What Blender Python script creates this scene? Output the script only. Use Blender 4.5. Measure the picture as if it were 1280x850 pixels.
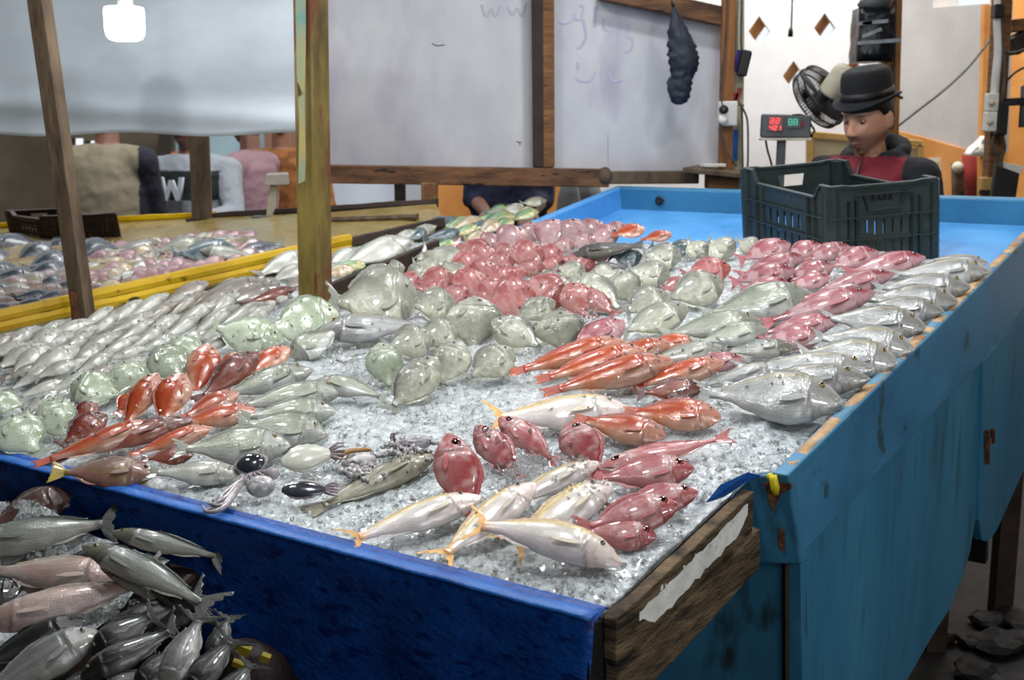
import bpy, bmesh, math, random
from mathutils import Vector, Matrix, noise, Euler
random.seed(7)
rnd = random.random
def U(a, b): return a + (b - a) * random.random()
SC = bpy.context.scene
COL = SC.collection
for o in list(bpy.data.objects): bpy.data.objects.remove(o)
# ------------------------------------------------------------------ camera, world, light
FP = 1500.0; TH = math.radians(10.4); CH = 1.6
CT, ST = math.cos(TH), math.sin(TH)
CAM = Vector((0, 0, CH))
cd = bpy.data.cameras.new('camera'); cam = bpy.data.objects.new('camera', cd); COL.objects.link(cam)
cd.lens = 36.0 * FP / 1280.0; cd.sensor_width = 36.0; cd.sensor_fit = 'HORIZONTAL'
cam.location = CAM; cam.rotation_euler = (math.radians(90) - TH, 0, 0)
cd.clip_start = .05
cd.dof.use_dof = True; cd.dof.focus_distance = 2.35; cd.dof.aperture_fstop = 6.3
SC.camera = cam
vs = SC.view_settings
vs.view_transform = 'Standard'; vs.look = 'None'; vs.gamma = 1.0; vs.use_curve_mapping = False
vs.exposure = 0.0
w = bpy.data.worlds.new('sky'); SC.world = w; w.use_nodes = True
bg = w.node_tree.nodes['Background']
bg.inputs[0].default_value = (.90, .95, 1.0, 1); bg.inputs[1].default_value = 1.05
def area(name, loc, size, power, col=(1, 1, 1), aim=None, sy=None):
    ld = bpy.data.lights.new(name, 'AREA'); ld.energy = power; ld.color = col
    ld.shape = 'RECTANGLE' if sy else 'DISK'; ld.size = size
    if sy: ld.size_y = sy
    o = bpy.data.objects.new(name, ld); COL.objects.link(o); o.location = loc
    d = (Vector(aim) - Vector(loc)) if aim else Vector((0, 0, -1))
    o.rotation_euler = d.to_track_quat('-Z', 'Y').to_euler()
    return o
# lamps hung under the market roof above the stalls
for i, (x, y, z, s, p) in enumerate(((-.35, 1.9, 2.7, .16, 15), (.35, 2.6, 2.75, .16, 16), (1.0, 2.9, 2.8, .16, 15), (-1.2, 2.7, 2.7, .16, 13), (-.4, 3.5, 2.8, .16, 13),
                                      (.55, 4.0, 2.9, .16, 14), (-1.3, 4.4, 2.9, .16, 10), (2.0, 1.4, 2.7, .3, 24))):
    area('stall_lamp_light', (x, y, z), s, p * .86, (.96, .98, 1.0))
# fill lamps, and daylight through the open strip between roof and back wall
area('front_fill_light', (1.6, -1.2, 2.1), 2.0, 44, (.93, .97, 1.0), aim=(.4, 2.4, .6), sy=1.6)  # front fill behind the camera, added to brighten tarp and blue panels
area('roof_gap_daylight', (1.9, 6.1, 4.2), 3.0, 170, (1, .98, .95), aim=(2.2, 7.3, 1.9), sy=.9)
area('hall_fill_light', (-1.6, 5.0, 3.3), 1.5, 60, (.95, .98, 1.0), aim=(-1.8, 7.2, 1.0), sy=1.0)  # added fill under the roof, aimed to brighten the people at back left
area('side_lane_daylight', (3.6, 4.6, 3.2), 1.2, 22, (1, .80, .55), aim=(2.6, 6.4, 1.2))

# ------------------------------------------------------------------ geometry of the view
def ray(u, v):
    dx = (u - 640) / FP; dz = (425 - v) / FP
    return Vector((dx, CT + dz * ST, -ST + dz * CT))
def at(u, v, Y):
    r = ray(u, v); return CAM + r * (Y / r.y)
def atz(u, v, z):
    r = ray(u, v); return CAM + r * ((z - CH) / r.z)
def hitp(u, v, p, n):
    r = ray(u, v); return CAM + r * ((p - CAM).dot(n) / r.dot(n))
def proj(p):
    d = p - CAM; fz = d.y * CT - d.z * ST; up = d.y * ST + d.z * CT
    return Vector((640 + FP * d.x / fz, 425 - FP * up / fz))
C0 = atz(740, 770, .9)
E2 = ray(1761, -176).normalized()
NN = E2.cross(ray(-1577, 175)).normalized()
if NN.z < 0: NN = -NN
E1 = NN.cross(E2).normalized()
if E1.dot(ray(-1577, 175)) < 0: E1 = -E1
def TB(s, t, h=0): return C0 + E1 * s + E2 * t + NN * h
def pl(u, v, h=0): return hitp(u, v, C0 + NN * h, NN)
def st(p): d = p - C0; return d.dot(E1), d.dot(E2)
ZUP = Vector((0, 0, 1))
E1H = Vector((E1.x, E1.y, 0)).normalized(); E2H = Vector((E2.x, E2.y, 0)).normalized()

# ------------------------------------------------------------------ helpers
def hexc(h):
    h = h.lstrip('#'); r = [int(h[i:i + 2], 16) / 255 for i in (0, 2, 4)]
    return tuple((c / 12.92 if c <= .04045 else ((c + .055) / 1.055) ** 2.4) for c in r)
def lerp3(a, b, t): return tuple(a[i] + (b[i] - a[i]) * t for i in range(3))
def ss(a, b, x):
    t = min(1, max(0, (x - a) / (b - a))); return t * t * (3 - 2 * t)
def gs(x, s): return math.exp(-(x / s) ** 2)
def tag(o, label=None, cat=None, group=None, kind=None):
    if label: o['label'] = label
    if cat: o['category'] = cat
    if group: o['group'] = group
    if kind: o['kind'] = kind
    return o
def root(name, loc, label, cat, group=None):
    o = bpy.data.objects.new(name, None); COL.objects.link(o); o.location = loc
    o.empty_display_size = .05
    return tag(o, label, cat, group)
def link(name, me, parent=None, mt=None):
    o = bpy.data.objects.new(name, me); COL.objects.link(o)
    if mt: me.materials.append(mt)
    if parent:
        o.parent = parent
        if parent.type == 'EMPTY': o.matrix_parent_inverse = Matrix.Translation(-parent.location)
    return o
class MB:
    def __init__(s): s.bm = bmesh.new(); s.v0 = 0
    def box(s, c, size, R=None):
        M_ = Matrix.Translation(Vector(c)) @ ((R.to_4x4() if R else Matrix.Identity(4))) @ Matrix.Diagonal((size[0], size[1], size[2], 1))
        bmesh.ops.create_cube(s.bm, size=1, matrix=M_); return s
    def hexa(s, p):   # 8 points: bottom loop 0-3, top loop 4-7
        v = [s.bm.verts.new(q) for q in p]
        for f in ((3, 2, 1, 0), (4, 5, 6, 7), (0, 1, 5, 4), (1, 2, 6, 5), (2, 3, 7, 6), (3, 0, 4, 7)):
            s.bm.faces.new([v[i] for i in f])
        return s
    def beam(s, a, b, wd, ht, up=ZUP):   # bar between a and b
        a, b = Vector(a), Vector(b); d = (b - a).normalized(); sd = d.cross(up)
        if sd.length < 1e-4: sd = d.cross(Vector((0, 1, 0)))
        sd.normalize(); u2 = sd.cross(d)
        q = [sd * (-wd / 2) - u2 * (ht / 2), sd * (wd / 2) - u2 * (ht / 2), sd * (wd / 2) + u2 * (ht / 2), sd * (-wd / 2) + u2 * (ht / 2)]
        return s.hexa([a + i for i in q] + [b + i for i in q])
    def prism(s, pts, ex):
        pts = [Vector(p) for p in pts]; ex = Vector(ex)
        A = [s.bm.verts.new(p) for p in pts]; B = [s.bm.verts.new(p + ex) for p in pts]
        n = len(pts)
        s.bm.faces.new(A[::-1]); s.bm.faces.new(B)
        for i in range(n): s.bm.faces.new((A[i], A[(i + 1) % n], B[(i + 1) % n], B[i]))
        return s
    def loft(s, rings, cap=True, closed=True):
        L = [[s.bm.verts.new(p) for p in r] for r in rings]; n = len(rings[0])
        for a, b in zip(L, L[1:]):
            for i in range(n if closed else n - 1):
                s.bm.faces.new((a[i], a[(i + 1) % n], b[(i + 1) % n], b[i]))
        if cap and closed: s.bm.faces.new(L[0][::-1]); s.bm.faces.new(L[-1])
        return s
    def tube(s, pts, r, seg=8):
        pts = [Vector(p) for p in pts]; n = len(pts); rr = r if isinstance(r, (list, tuple)) else [r] * n
        rings = []; ref = None
        for i, p in enumerate(pts):
            d = (pts[min(i + 1, n - 1)] - pts[max(i - 1, 0)]).normalized()
            if ref is None: ref = d.orthogonal().normalized()
            ref = (ref - d * ref.dot(d))
            if ref.length < 1e-5: ref = d.orthogonal()
            ref.normalize(); b = d.cross(ref)
            rings.append([p + (ref * math.cos(k * 2 * math.pi / seg) + b * math.sin(k * 2 * math.pi / seg)) * rr[i] for k in range(seg)])
        return s.loft(rings)
    def ball(s, c, r, R=None, seg=14):
        r = r if isinstance(r, (list, tuple)) else (r, r, r)
        M_ = Matrix.Translation(Vector(c)) @ (R.to_4x4() if R else Matrix.Identity(4)) @ Matrix.Diagonal((*r, 1))
        bmesh.ops.create_uvsphere(s.bm, u_segments=seg, v_segments=max(6, seg // 2 + 2), radius=1, matrix=M_); return s
    def lathe(s, c, prof, R=None, seg=28, cap=True):
        R = R or Matrix.Identity(3); c = Vector(c)
        return s.loft([[c + R @ Vector((r * math.cos(k * 2 * math.pi / seg), r * math.sin(k * 2 * math.pi / seg), z)) for k in range(seg)] for r, z in prof], cap)
    def build(s, name, mt, parent=None, smooth=False, bevel=0, fix=True):
        if fix: bmesh.ops.recalc_face_normals(s.bm, faces=s.bm.faces)
        me = bpy.data.meshes.new(name); s.bm.to_mesh(me); s.bm.free()
        if smooth:
            for p in me.polygons: p.use_smooth = True
        o = link(name, me, parent, mt)
        if bevel:
            b = o.modifiers.new('bevel', 'BEVEL'); b.width = bevel; b.segments = 2; b.limit_method = 'ANGLE'
        return o
def evalmesh(me, mods):
    o = bpy.data.objects.new('tmp', me); COL.objects.link(o); mods(o)
    dg = bpy.context.evaluated_depsgraph_get(); dg.update()
    out = bpy.data.meshes.new_from_object(o.evaluated_get(dg))
    bpy.data.objects.remove(o); return out
def plate_mesh(outline, holes, th, name='plate'):
    cu = bpy.data.curves.new('tmpc', 'CURVE'); cu.dimensions = '2D'; cu.fill_mode = 'BOTH'; cu.extrude = th / 2
    for pts in [outline] + list(holes):
        sp = cu.splines.new('POLY'); sp.points.add(len(pts) - 1)
        for p, q in zip(sp.points, pts): p.co = (q[0], q[1], 0, 1)
        sp.use_cyclic_u = True
    o = bpy.data.objects.new('tmp', cu); COL.objects.link(o)
    dg = bpy.context.evaluated_depsgraph_get(); dg.update()
    me = bpy.data.meshes.new_from_object(o.evaluated_get(dg)); bpy.data.objects.remove(o)
    me.name = name; return me
def add_mesh(bm_holder, me, mat4):
    me2 = me.copy(); me2.transform(mat4); bm_holder.bm.from_mesh(me2); bpy.data.meshes.remove(me2)
def setcol(me, fn):
    ca = me.color_attributes.new('col', 'FLOAT_COLOR', 'POINT')
    for i, v in enumerate(me.vertices):
        c = fn(v.co); ca.data[i].color = (c[0], c[1], c[2], 1)

# ------------------------------------------------------------------ materials
def newmat(name):
    m = bpy.data.materials.new(name); m.use_nodes = True
    nt = m.node_tree; return m, nt, nt.nodes['Principled BSDF'], nt.nodes, nt.links
def M(name, c1, c2=None, sc=6, rough=.6, rv=.1, bump=0, bsc=40, metal=0, coat=0, stretch=(1, 1, 1), det=5, spots=None, spsc=10, spth=.62, spw=.04, trans=0, ior=1.45, spec=.5):
    m, nt, b, N, L = newmat(name)
    c1 = hexc(c1) if isinstance(c1, str) else c1; c2 = hexc(c2) if isinstance(c2, str) else (c2 or tuple(x * .7 for x in c1))
    tc = N.new('ShaderNodeTexCoord'); mp = N.new('ShaderNodeMapping'); mp.inputs['Scale'].default_value = stretch
    L.new(tc.outputs['Object'], mp.inputs[0])
    nz = N.new('ShaderNodeTexNoise'); nz.inputs['Scale'].default_value = sc; nz.inputs['Detail'].default_value = det; nz.inputs['Roughness'].default_value = .62
    L.new(mp.outputs[0], nz.inputs['Vector'])
    rp = N.new('ShaderNodeValToRGB'); rp.color_ramp.elements[0].position = .33; rp.color_ramp.elements[1].position = .66
    rp.color_ramp.elements[0].color = (*c2, 1); rp.color_ramp.elements[1].color = (*c1, 1)
    L.new(nz.outputs['Fac'], rp.inputs[0]); out = rp.outputs[0]
    if spots:
        n2 = N.new('ShaderNodeTexNoise'); n2.inputs['Scale'].default_value = spsc; n2.inputs['Detail'].default_value = 6
        L.new(mp.outputs[0], n2.inputs['Vector'])
        r2 = N.new('ShaderNodeValToRGB'); r2.color_ramp.elements[0].position = spth; r2.color_ramp.elements[1].position = spth + spw
        L.new(n2.outputs['Fac'], r2.inputs[0])
        mx = N.new('ShaderNodeMixRGB'); mx.inputs[2].default_value = (*hexc(spots), 1)
        L.new(r2.outputs[0], mx.inputs[0]); L.new(out, mx.inputs[1]); out = mx.outputs[0]
    L.new(out, b.inputs['Base Color'])
    mr = N.new('ShaderNodeMapRange'); mr.inputs['To Min'].default_value = max(.02, rough - rv); mr.inputs['To Max'].default_value = min(1, rough + rv)
    L.new(nz.outputs['Fac'], mr.inputs['Value']); L.new(mr.outputs[0], b.inputs['Roughness'])
    b.inputs['Metallic'].default_value = metal; b.inputs['Coat Weight'].default_value = coat; b.inputs['Coat Roughness'].default_value = .08
    b.inputs['Transmission Weight'].default_value = trans; b.inputs['IOR'].default_value = ior; b.inputs['Specular IOR Level'].default_value = spec
    if bump:
        n3 = N.new('ShaderNodeTexNoise'); n3.inputs['Scale'].default_value = bsc; n3.inputs['Detail'].default_value = 6
        L.new(mp.outputs[0], n3.inputs['Vector'])
        bp = N.new('ShaderNodeBump'); bp.inputs['Strength'].default_value = bump; bp.inputs['Distance'].default_value = .01
        L.new(n3.outputs['Fac'], bp.inputs['Height']); L.new(bp.outputs[0], b.inputs['Normal'])
    return m
def emis(name, c, s):
    m, nt, b, N, L = newmat(name); c = hexc(c)
    b.inputs['Base Color'].default_value = (*c, 1); b.inputs['Emission Color'].default_value = (*c, 1); b.inputs['Emission Strength'].default_value = s
    return m
def colmat(name, rough=.6, coat=0, scale=0, bump=.3, metal=0, var=.1, nsc=9, spec=.5, rnd_v=(.80, 1.10)):
    """colour attribute times a little noise; optional scale-pattern bump (fish skin)"""
    m, nt, b, N, L = newmat(name)
    at_ = N.new('ShaderNodeAttribute'); at_.attribute_name = 'col'
    tc = N.new('ShaderNodeTexCoord')
    nz = N.new('ShaderNodeTexNoise'); nz.inputs['Scale'].default_value = nsc; nz.inputs['Detail'].default_value = 6
    L.new(tc.outputs['Object'], nz.inputs['Vector'])
    mr = N.new('ShaderNodeMapRange'); mr.inputs['From Min'].default_value = .3; mr.inputs['From Max'].default_value = .7
    mr.inputs['To Min'].default_value = 1 - var; mr.inputs['To Max'].default_value = 1 + var
    L.new(nz.outputs['Fac'], mr.inputs['Value'])
    nf = N.new('ShaderNodeTexNoise'); nf.inputs['Scale'].default_value = nsc * 4; nf.inputs['Detail'].default_value = 4; L.new(tc.outputs['Object'], nf.inputs['Vector'])
    mf = N.new('ShaderNodeMapRange'); mf.inputs['From Min'].default_value = .35; mf.inputs['From Max'].default_value = .65; mf.inputs['To Min'].default_value = 1 - var * .5; mf.inputs['To Max'].default_value = 1 + var * .5
    L.new(nf.outputs['Fac'], mf.inputs['Value']); mz = N.new('ShaderNodeMath'); mz.operation = 'MULTIPLY'; L.new(mr.outputs[0], mz.inputs[0]); L.new(mf.outputs[0], mz.inputs[1]); mr = mz
    oi = N.new('ShaderNodeObjectInfo'); m2 = N.new('ShaderNodeMapRange'); m2.inputs['To Min'].default_value = rnd_v[0]; m2.inputs['To Max'].default_value = rnd_v[1]
    L.new(oi.outputs['Random'], m2.inputs['Value'])
    ml = N.new('ShaderNodeMath'); ml.operation = 'MULTIPLY'; L.new(mr.outputs[0], ml.inputs[0]); L.new(m2.outputs[0], ml.inputs[1])
    hs = N.new('ShaderNodeHueSaturation'); L.new(at_.outputs['Color'], hs.inputs['Color']); L.new(ml.outputs[0], hs.inputs['Value'])
    out = hs.outputs[0]
    b.inputs['Roughness'].default_value = rough; b.inputs['Coat Weight'].default_value = coat; b.inputs['Coat Roughness'].default_value = .07
    b.inputs['Metallic'].default_value = metal; b.inputs['Specular IOR Level'].default_value = spec
    if scale:
        vo = N.new('ShaderNodeTexVoronoi'); vo.inputs['Scale'].default_value = scale; vo.inputs['Randomness'].default_value = .55
        L.new(tc.outputs['Object'], vo.inputs['Vector'])
        mx = N.new('ShaderNodeMixRGB'); mx.blend_type = 'MULTIPLY'; mx.inputs[0].default_value = .5
        rp = N.new('ShaderNodeValToRGB'); rp.color_ramp.elements[0].position = .15; rp.color_ramp.elements[1].position = .75
        rp.color_ramp.elements[0].color = (1, 1, 1, 1); rp.color_ramp.elements[1].color = (.45, .45, .47, 1)
        L.new(vo.outputs['Distance'], rp.inputs[0]); L.new(out, mx.inputs[1]); L.new(rp.outputs[0], mx.inputs[2]); out = mx.outputs[0]
        n3 = N.new('ShaderNodeTexNoise'); n3.inputs['Scale'].default_value = 14; n3.inputs['Detail'].default_value = 3
        L.new(tc.outputs['Object'], n3.inputs['Vector'])
        ad = N.new('ShaderNodeMath'); ad.operation = 'MULTIPLY_ADD'; ad.inputs[1].default_value = -.25; L.new(vo.outputs['Distance'], ad.inputs[0]); L.new(n3.outputs['Fac'], ad.inputs[2])
        bp = N.new('ShaderNodeBump'); bp.inputs['Strength'].default_value = bump; bp.inputs['Distance'].default_value = .012
        L.new(ad.outputs[0], bp.inputs['Height']); L.new(bp.outputs[0], b.inputs['Normal'])
    elif bump:
        n3 = N.new('ShaderNodeTexNoise'); n3.inputs['Scale'].default_value = nsc * 3; n3.inputs['Detail'].default_value = 4
        L.new(tc.outputs['Object'], n3.inputs['Vector'])
        bp = N.new('ShaderNodeBump'); bp.inputs['Strength'].default_value = bump; bp.inputs['Distance'].default_value = .01
        L.new(n3.outputs['Fac'], bp.inputs['Height']); L.new(bp.outputs[0], b.inputs['Normal'])
    L.new(out, b.inputs['Base Color'])
    return m
m_wood = M('old_wood', '#8a5f38', '#4c3018', sc=9, rough=.75, bump=.4, bsc=30, stretch=(1, 1, 6))
m_woodH = M('old_wood_rail', '#7c5538', '#3f2a1b', sc=7, rough=.75, bump=.4, bsc=25, stretch=(1, 4, 4), spots='#1d130c', spsc=9, spth=.64)
m_post = M('stained_post', '#8d7a3c', '#54431f', sc=6, rough=.6, bump=.4, bsc=28, stretch=(2, 2, .7), spots='#6d4426', spsc=5, spth=.56)
m_lean = M('leaning_post', '#6d5b46', '#3d3023', sc=8, rough=.75, bump=.4, bsc=28, stretch=(2, 2, .6))
m_plank = M('weathered_plank', '#7c684c', '#35271a', sc=9, rough=.85, bump=.9, bsc=40, stretch=(1.2, 1.2, 6), spots='#1d140d', spsc=7, spth=.55, spw=.12)
m_paint = M('flaking_white_paint', '#f0efea', '#d8d6cf', sc=20, rough=.7, bump=.4, bsc=60)
m_darkwood = M('dark_wood', '#3c2b22', '#1d140f', sc=8, rough=.7, bump=.4, bsc=30)
m_blue = M('blue_gloss_paint', '#4586ab', '#316b90', sc=3.5, rough=.42, rv=.12, bump=.12, bsc=14, spots='#33525c', spsc=9, spth=.63, spw=.06)
m_bluefl = M('blue_tray_paint', '#62acea', '#4a94d8', sc=5, rough=.3, bump=.12, bsc=20, spots='#49627a', spsc=8, spth=.70, spw=.06)
m_teal = M('worn_teal_paint', '#3b7b9c', '#29607f', sc=2.5, rough=.5, bump=.2, bsc=18, stretch=(1, 1, .45), spots='#2a3a3c', spsc=12, spth=.58, spw=.10)
m_panel = M('streaked_blue_panel', '#3f82a3', '#2e6c8d', sc=3, rough=.5, bump=.15, bsc=14, stretch=(2.2, 2.2, .35), spots='#2b5a6c', spsc=6, spth=.54, spw=.16)
m_edge = M('worn_rim_edge', '#c9a981', '#8d6a48', sc=18, rough=.7, bump=.3, bsc=40, spots='#5d87a0', spsc=14, spth=.56)
m_rust = M('rust', '#7a4a2a', '#3a2214', sc=30, rough=.9, bump=.6, bsc=70)
m_black = M('black_metal', '#1a1614', '#0c0a09', sc=10, rough=.5, bump=.2)
m_tarp = M('blue_tarp', '#1453a8', '#0c3c88', sc=14, rough=.45, bump=.45, bsc=60, stretch=(1, 1, 2.2), spots='#0a2c72', spsc=24, spth=.56, spw=.08)
m_tarpl = M('blue_tarp_lip', '#2a6cba', '#184e9c', sc=14, rough=.4, bump=.3, bsc=60)
m_yel = M('yellow_paint', '#d9b20a', '#b88f05', sc=5, rough=.4, bump=.2, bsc=25, spots='#4a3a10', spsc=11, spth=.69, spw=.04)
m_yelbed = M('wet_yellow_bed', '#94845a', '#76622e', sc=4, rough=.25, bump=.1, bsc=20, spots='#8a5a14', spsc=6, spth=.62, spw=.1)
m_board = M('smudged_white_board', '#c6c6c9', '#abaab2', sc=2.6, rough=.45, bump=.1, bsc=20, stretch=(1, 1, .5), spots='#a29cad', spsc=3.1, spth=.55, spw=.16)
m_sheet = M('white_plastic_sheet', '#c3ccd4', '#aab4bc', sc=1.6, rough=.4, bump=.12, bsc=7, stretch=(1, 1, 2))
m_wall = M('white_plaster', '#dcdcdd', '#c9c8ca', sc=2.0, rough=.8, bump=.2, bsc=12)
m_wallg = M('grey_plaster', '#c2bdb9', '#aeaaa8', sc=2.0, rough=.8, bump=.2, bsc=12)
m_orange = M('orange_wall_paint', '#d99a55', '#bf7c39', sc=2.5, rough=.75, bump=.2, bsc=15)
m_ply = M('plywood', '#c7a564', '#a98344', sc=4, rough=.7, bump=.2, bsc=20)
m_brownw = M('dim_brown_wall', '#6e6252', '#4d4439', sc=2, rough=.9, bump=.2, bsc=10)
m_cyan = M('pale_blue_wall', '#b4cfd6', '#98b5bf', sc=2, rough=.8)
m_pale = M('pale_outer_wall', '#d6e1ee', '#c3cfde', sc=2, rough=.8)
m_floor = M('wet_dark_floor', '#161412', '#080707', sc=6, rough=.6, rv=.2, bump=1.0, bsc=14)
m_crate = M('dark_green_plastic', '#2f3a38', '#222b2a', sc=8, rough=.38, bump=.12, bsc=60, spots='#6b7470', spsc=40, spth=.72, spw=.03)
m_crateb = M('brown_plastic', '#3d2c25', '#251a15', sc=8, rough=.45)
m_bag = M('black_plastic_bag', '#191c21', '#0b0d10', sc=8, rough=.3, bump=.8, bsc=18)
m_bagb = M('navy_bag_cloth', '#1b2331', '#0c1018', sc=8, rough=.55, bump=.9, bsc=14)
m_tape = M('clear_tape', '#9aa0a6', '#70767c', sc=20, rough=.15)
m_grey = M('grey_plastic', '#565a5c', '#3e4243', sc=8, rough=.5)
m_cream = M('cream_plastic', '#cfc9b4', '#a9a28c', sc=8, rough=.5)
m_white = M('white_plastic', '#dcdad4', '#c3c0b8', sc=8, rough=.45)
m_cable = M('cable', '#57504a', '#2e2a27', sc=20, rough=.6)
m_cableb = M('dark_cable', '#1a1817', '#0e0d0c', sc=20, rough=.6)
m_red = M('dark_red_cloth', '#8e2a22', '#571510', sc=6, rough=.8, bump=.4)
m_bluec = M('blue_cloth', '#1d62ad', '#123d73', sc=10, rough=.8, bump=.4)
m_yeld = M('dull_yellow_print', '#8a7c14', '#6a5c10', sc=20, rough=.6)
m_yelp = M('yellow_plastic', '#d8c51c', '#b09c10', sc=20, rough=.4)
m_steel = M('brushed_steel', '#9a9a98', '#6f6f6d', sc=20, rough=.35, metal=.7)
m_sack = M('grey_sack', '#7d8080', '#5c5f60', sc=6, rough=.85, bump=.5, bsc=20)
m_bulb = emis('lamp_globe', '#ffffff', 3.0)
m_ledr = emis('red_led', '#ff4a50', 1.3)
m_ledg = emis('green_led', '#4fb59a', .5)
m_skin = colmat('skin', rough=.5, bump=.15, var=.06, nsc=30, rnd_v=(1, 1))
m_cloth = colmat('clothing', rough=.85, bump=.2, var=.05, nsc=14, rnd_v=(1, 1))
m_hat = M('black_felt', '#15161b', '#0b0c10', sc=14, rough=.85, bump=.3, bsc=60)
m_hair = M('dark_hair', '#17120f', '#0b0807', sc=40, rough=.6, bump=.5, bsc=80)
# ================================================================== the setting
def slab(name, px, Y, mt, th=.03, kind='structure', parent=None, label=None, cat=None, holes=(), bevel=0):
    """upright slab facing the aisle, outline given on the plane y = Y(u)"""
    f = Y if callable(Y) else (lambda u: Y)
    pts = [at(u, v, f(u)) for u, v in px]
    if holes:
        me = plate_mesh([(p.x, p.z) for p in pts], [[(q.x, q.z) for q in (at(u, v, f(u)) for u, v in h)] for h in holes], th)
        Mx = Matrix(((1, 0, 0, 0), (0, 0, 1, f(0) + th / 2), (0, 1, 0, 0), (0, 0, 0, 1)))
        me.transform(Mx); o = link(name, me, parent, mt)
    else:
        m = MB(); n = (pts[1] - pts[0]).cross(pts[2] - pts[1]).normalized()
        if n.y < 0: n = -n
        m.prism(pts, n * th); o = m.build(name, mt, parent, bevel=bevel)
    if parent is None and kind: tag(o, kind=kind)
    if label: tag(o, label, cat)
    return o
def flo(name, x0, x1, y0, y1, z, mt, th=.1):
    m = MB(); m.box(((x0 + x1) / 2, (y0 + y1) / 2, z - th / 2), (x1 - x0, y1 - y0, th)); return tag(m.build(name, mt), kind='structure')
flo('floor', -6, 6, -1.5, 10, 0, m_floor)
flo('ceiling', -6, 6, -1.6, 5.4, 3.5, m_brownw)
for nm_, c_, s_ in (('wall_blocker_front', (0, -1.6, 1.7), (12, .1, 3.6)), ('wall_blocker_left', (-6, 2.9, 1.7), (.1, 9, 3.6)), ('wall_blocker_right', (6, 2.9, 1.7), (.1, 9, 3.6))):  # unseen walls behind and beside the camera, added to block sky ambient
    m = MB(); m.box(c_, s_); tag(m.build(nm_, m_brownw), kind='structure')
def wallbase(px_l, px_r, Y, top, bot=0.0): pass
def wall(name, u0, u1, Y, mt, ztop=3.3, th=.12, z0=0.0):
    a = at(u0, 300, Y); b = at(u1, 300, Y); m = MB()
    m.box(((a.x + b.x) / 2, Y + th / 2, (z0 + ztop) / 2), (b.x - a.x, th, ztop - z0)); return tag(m.build(name, mt), kind='structure')
# back wall with diamond openings
def dia(u, v, w_=13.5, h_=19): return [(u - w_, v), (u, v + h_), (u + w_, v), (u, v - h_)]
wl = at(742, 300, 7.2).x
slab('wall_back', [(742, -80), (1168, -80), (1168, 560), (742, 560)], 7.2, m_wall, .03,
     holes=[dia(949, 39), dia(1031, 35), dia(992, 95), dia(1067, 90), dia(1135, 60)])
m_rev = M('warm_reveal', '#dcb480', '#bd8f58', sc=4, rough=.8)
for (u, v) in ((949, 39), (1031, 35), (992, 95), (1067, 90), (1135, 60)):
    A_ = [at(*q, 7.23) for q in dia(u, v)]; ex = Vector((.072, .16, -.044)); m = MB()
    for a, b in zip(A_, A_[1:] + A_[:1]):
        n_ = ((a + b) / 2 - (A_[0] + A_[2]) / 2).normalized() * .02; m.hexa([a, b, b + n_, a + n_] + [p + ex for p in (a, b, b + n_, a + n_)])
    tag(m.build('trim_2', m_rev), kind='structure')
wallY = lambda u: 7.15 - (u - 1120) * .0075
slab('wall_partition', [(1120, -60), (1166, -60), (1166, 176), (1120, 163)], wallY, m_wallg, .16)
slab('wall_partition_low', [(1165, 10), (1231, 5), (1226, 192), (1165, 176)], wallY, m_wallg, .16)
slab('wall_dado', [(1120, 163), (1226, 192), (1222, 560), (1120, 560)], lambda u: wallY(u) - .01, m_orange, .16)
slab('wall_end', [(1231, 5), (1248, 9), (1246, 560), (1224, 560), (1226, 192)], 6.28, m_orange, .05)
slab('wall_right', [(1246, -60), (1420, -60), (1420, 560), (1246, 560)], 7.4, m_orange, .1)
wall('wall_orange', 541, 745, 8.0, m_orange)
wall('wall_pale', 402, 542, 8.3, m_pale, ztop=1.33)
slab('wall_pale_top', [(402, 240), (542, 240), (542, 228), (402, 226)], 8.32, m_wall, .06)
wall('wall_blue', 212, 340, 8.2, m_cyan)
wall('wall_brick', 335, 404, 8.1, M('reddish_plaster', '#a07c6c', '#86614f', sc=3, rough=.9))
slab('wall_left', [(-260, -80), (214, -80), (214, 520), (-260, 520)], 8.0, m_brownw, .1,
     holes=[[(88, 173), (104, 173), (104, 187), (88, 187)], [(107, 176), (124, 176), (124, 188), (107, 188)], [(127, 179), (142, 179), (142, 187), (127, 187)]])
slab('trim_1', [(198, 165), (214, 165), (214, 300), (198, 300)], 7.9, M('dark_door_edge', '#3a3128', '#2a231c'), .06)
wall('wall_side', -420, -255, 7.0, m_brownw)
o = slab('orange_locker', [(214, 190), (240, 187), (240, 479), (214, 479)], 7.5, M('orange_gloss', '#e07a10', '#c05f08', rough=.4), .3, kind=None,
     label='bright orange locker standing behind the man in the grey lettered sweatshirt', cat='locker')

# ------------------------------------------------------------------ wooden stall frame: boards, rails, posts
stall = root('board_frame', at(540, 300, 4.7) * 1, 'timber frame of posts and rails holding the smudged white boards', 'frame')
bY = lambda u: 4.66 + (u - 400) * .0003
def bar(name, p0, p1, wd, ht, mt, parent, bevel=.004, up=ZUP):
    m = MB(); m.beam(p0, p1, wd, ht, up); return m.build(name, mt, parent, bevel=bevel)
bar('rail', at(385, 217, bY(385)), at(760, 222.5, bY(760)), .07, .07, m_woodH, stall)
bar('rail', at(752, 222, bY(752) - .01), at(872, 221.5, bY(872)), .05, .05, m_lean, stall)
m = MB(); m.ball(at(756, 220, bY(756) - .02), (.03, .035, .036)); m.build('rope_binding', m_lean, stall, True)
bar('rail', at(750, -12, bY(750)), at(908, 22, bY(908)), .06, .07, m_woodH, stall)
p = at(674, 209, bY(674)); bar('post', p, at(672, -60, bY(674)), .04, .05, m_darkwood, stall)
p = at(686, 209, bY(680)); bar('post', p, at(685, -60, bY(680)), .045, .045, m_wood, stall)
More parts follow.
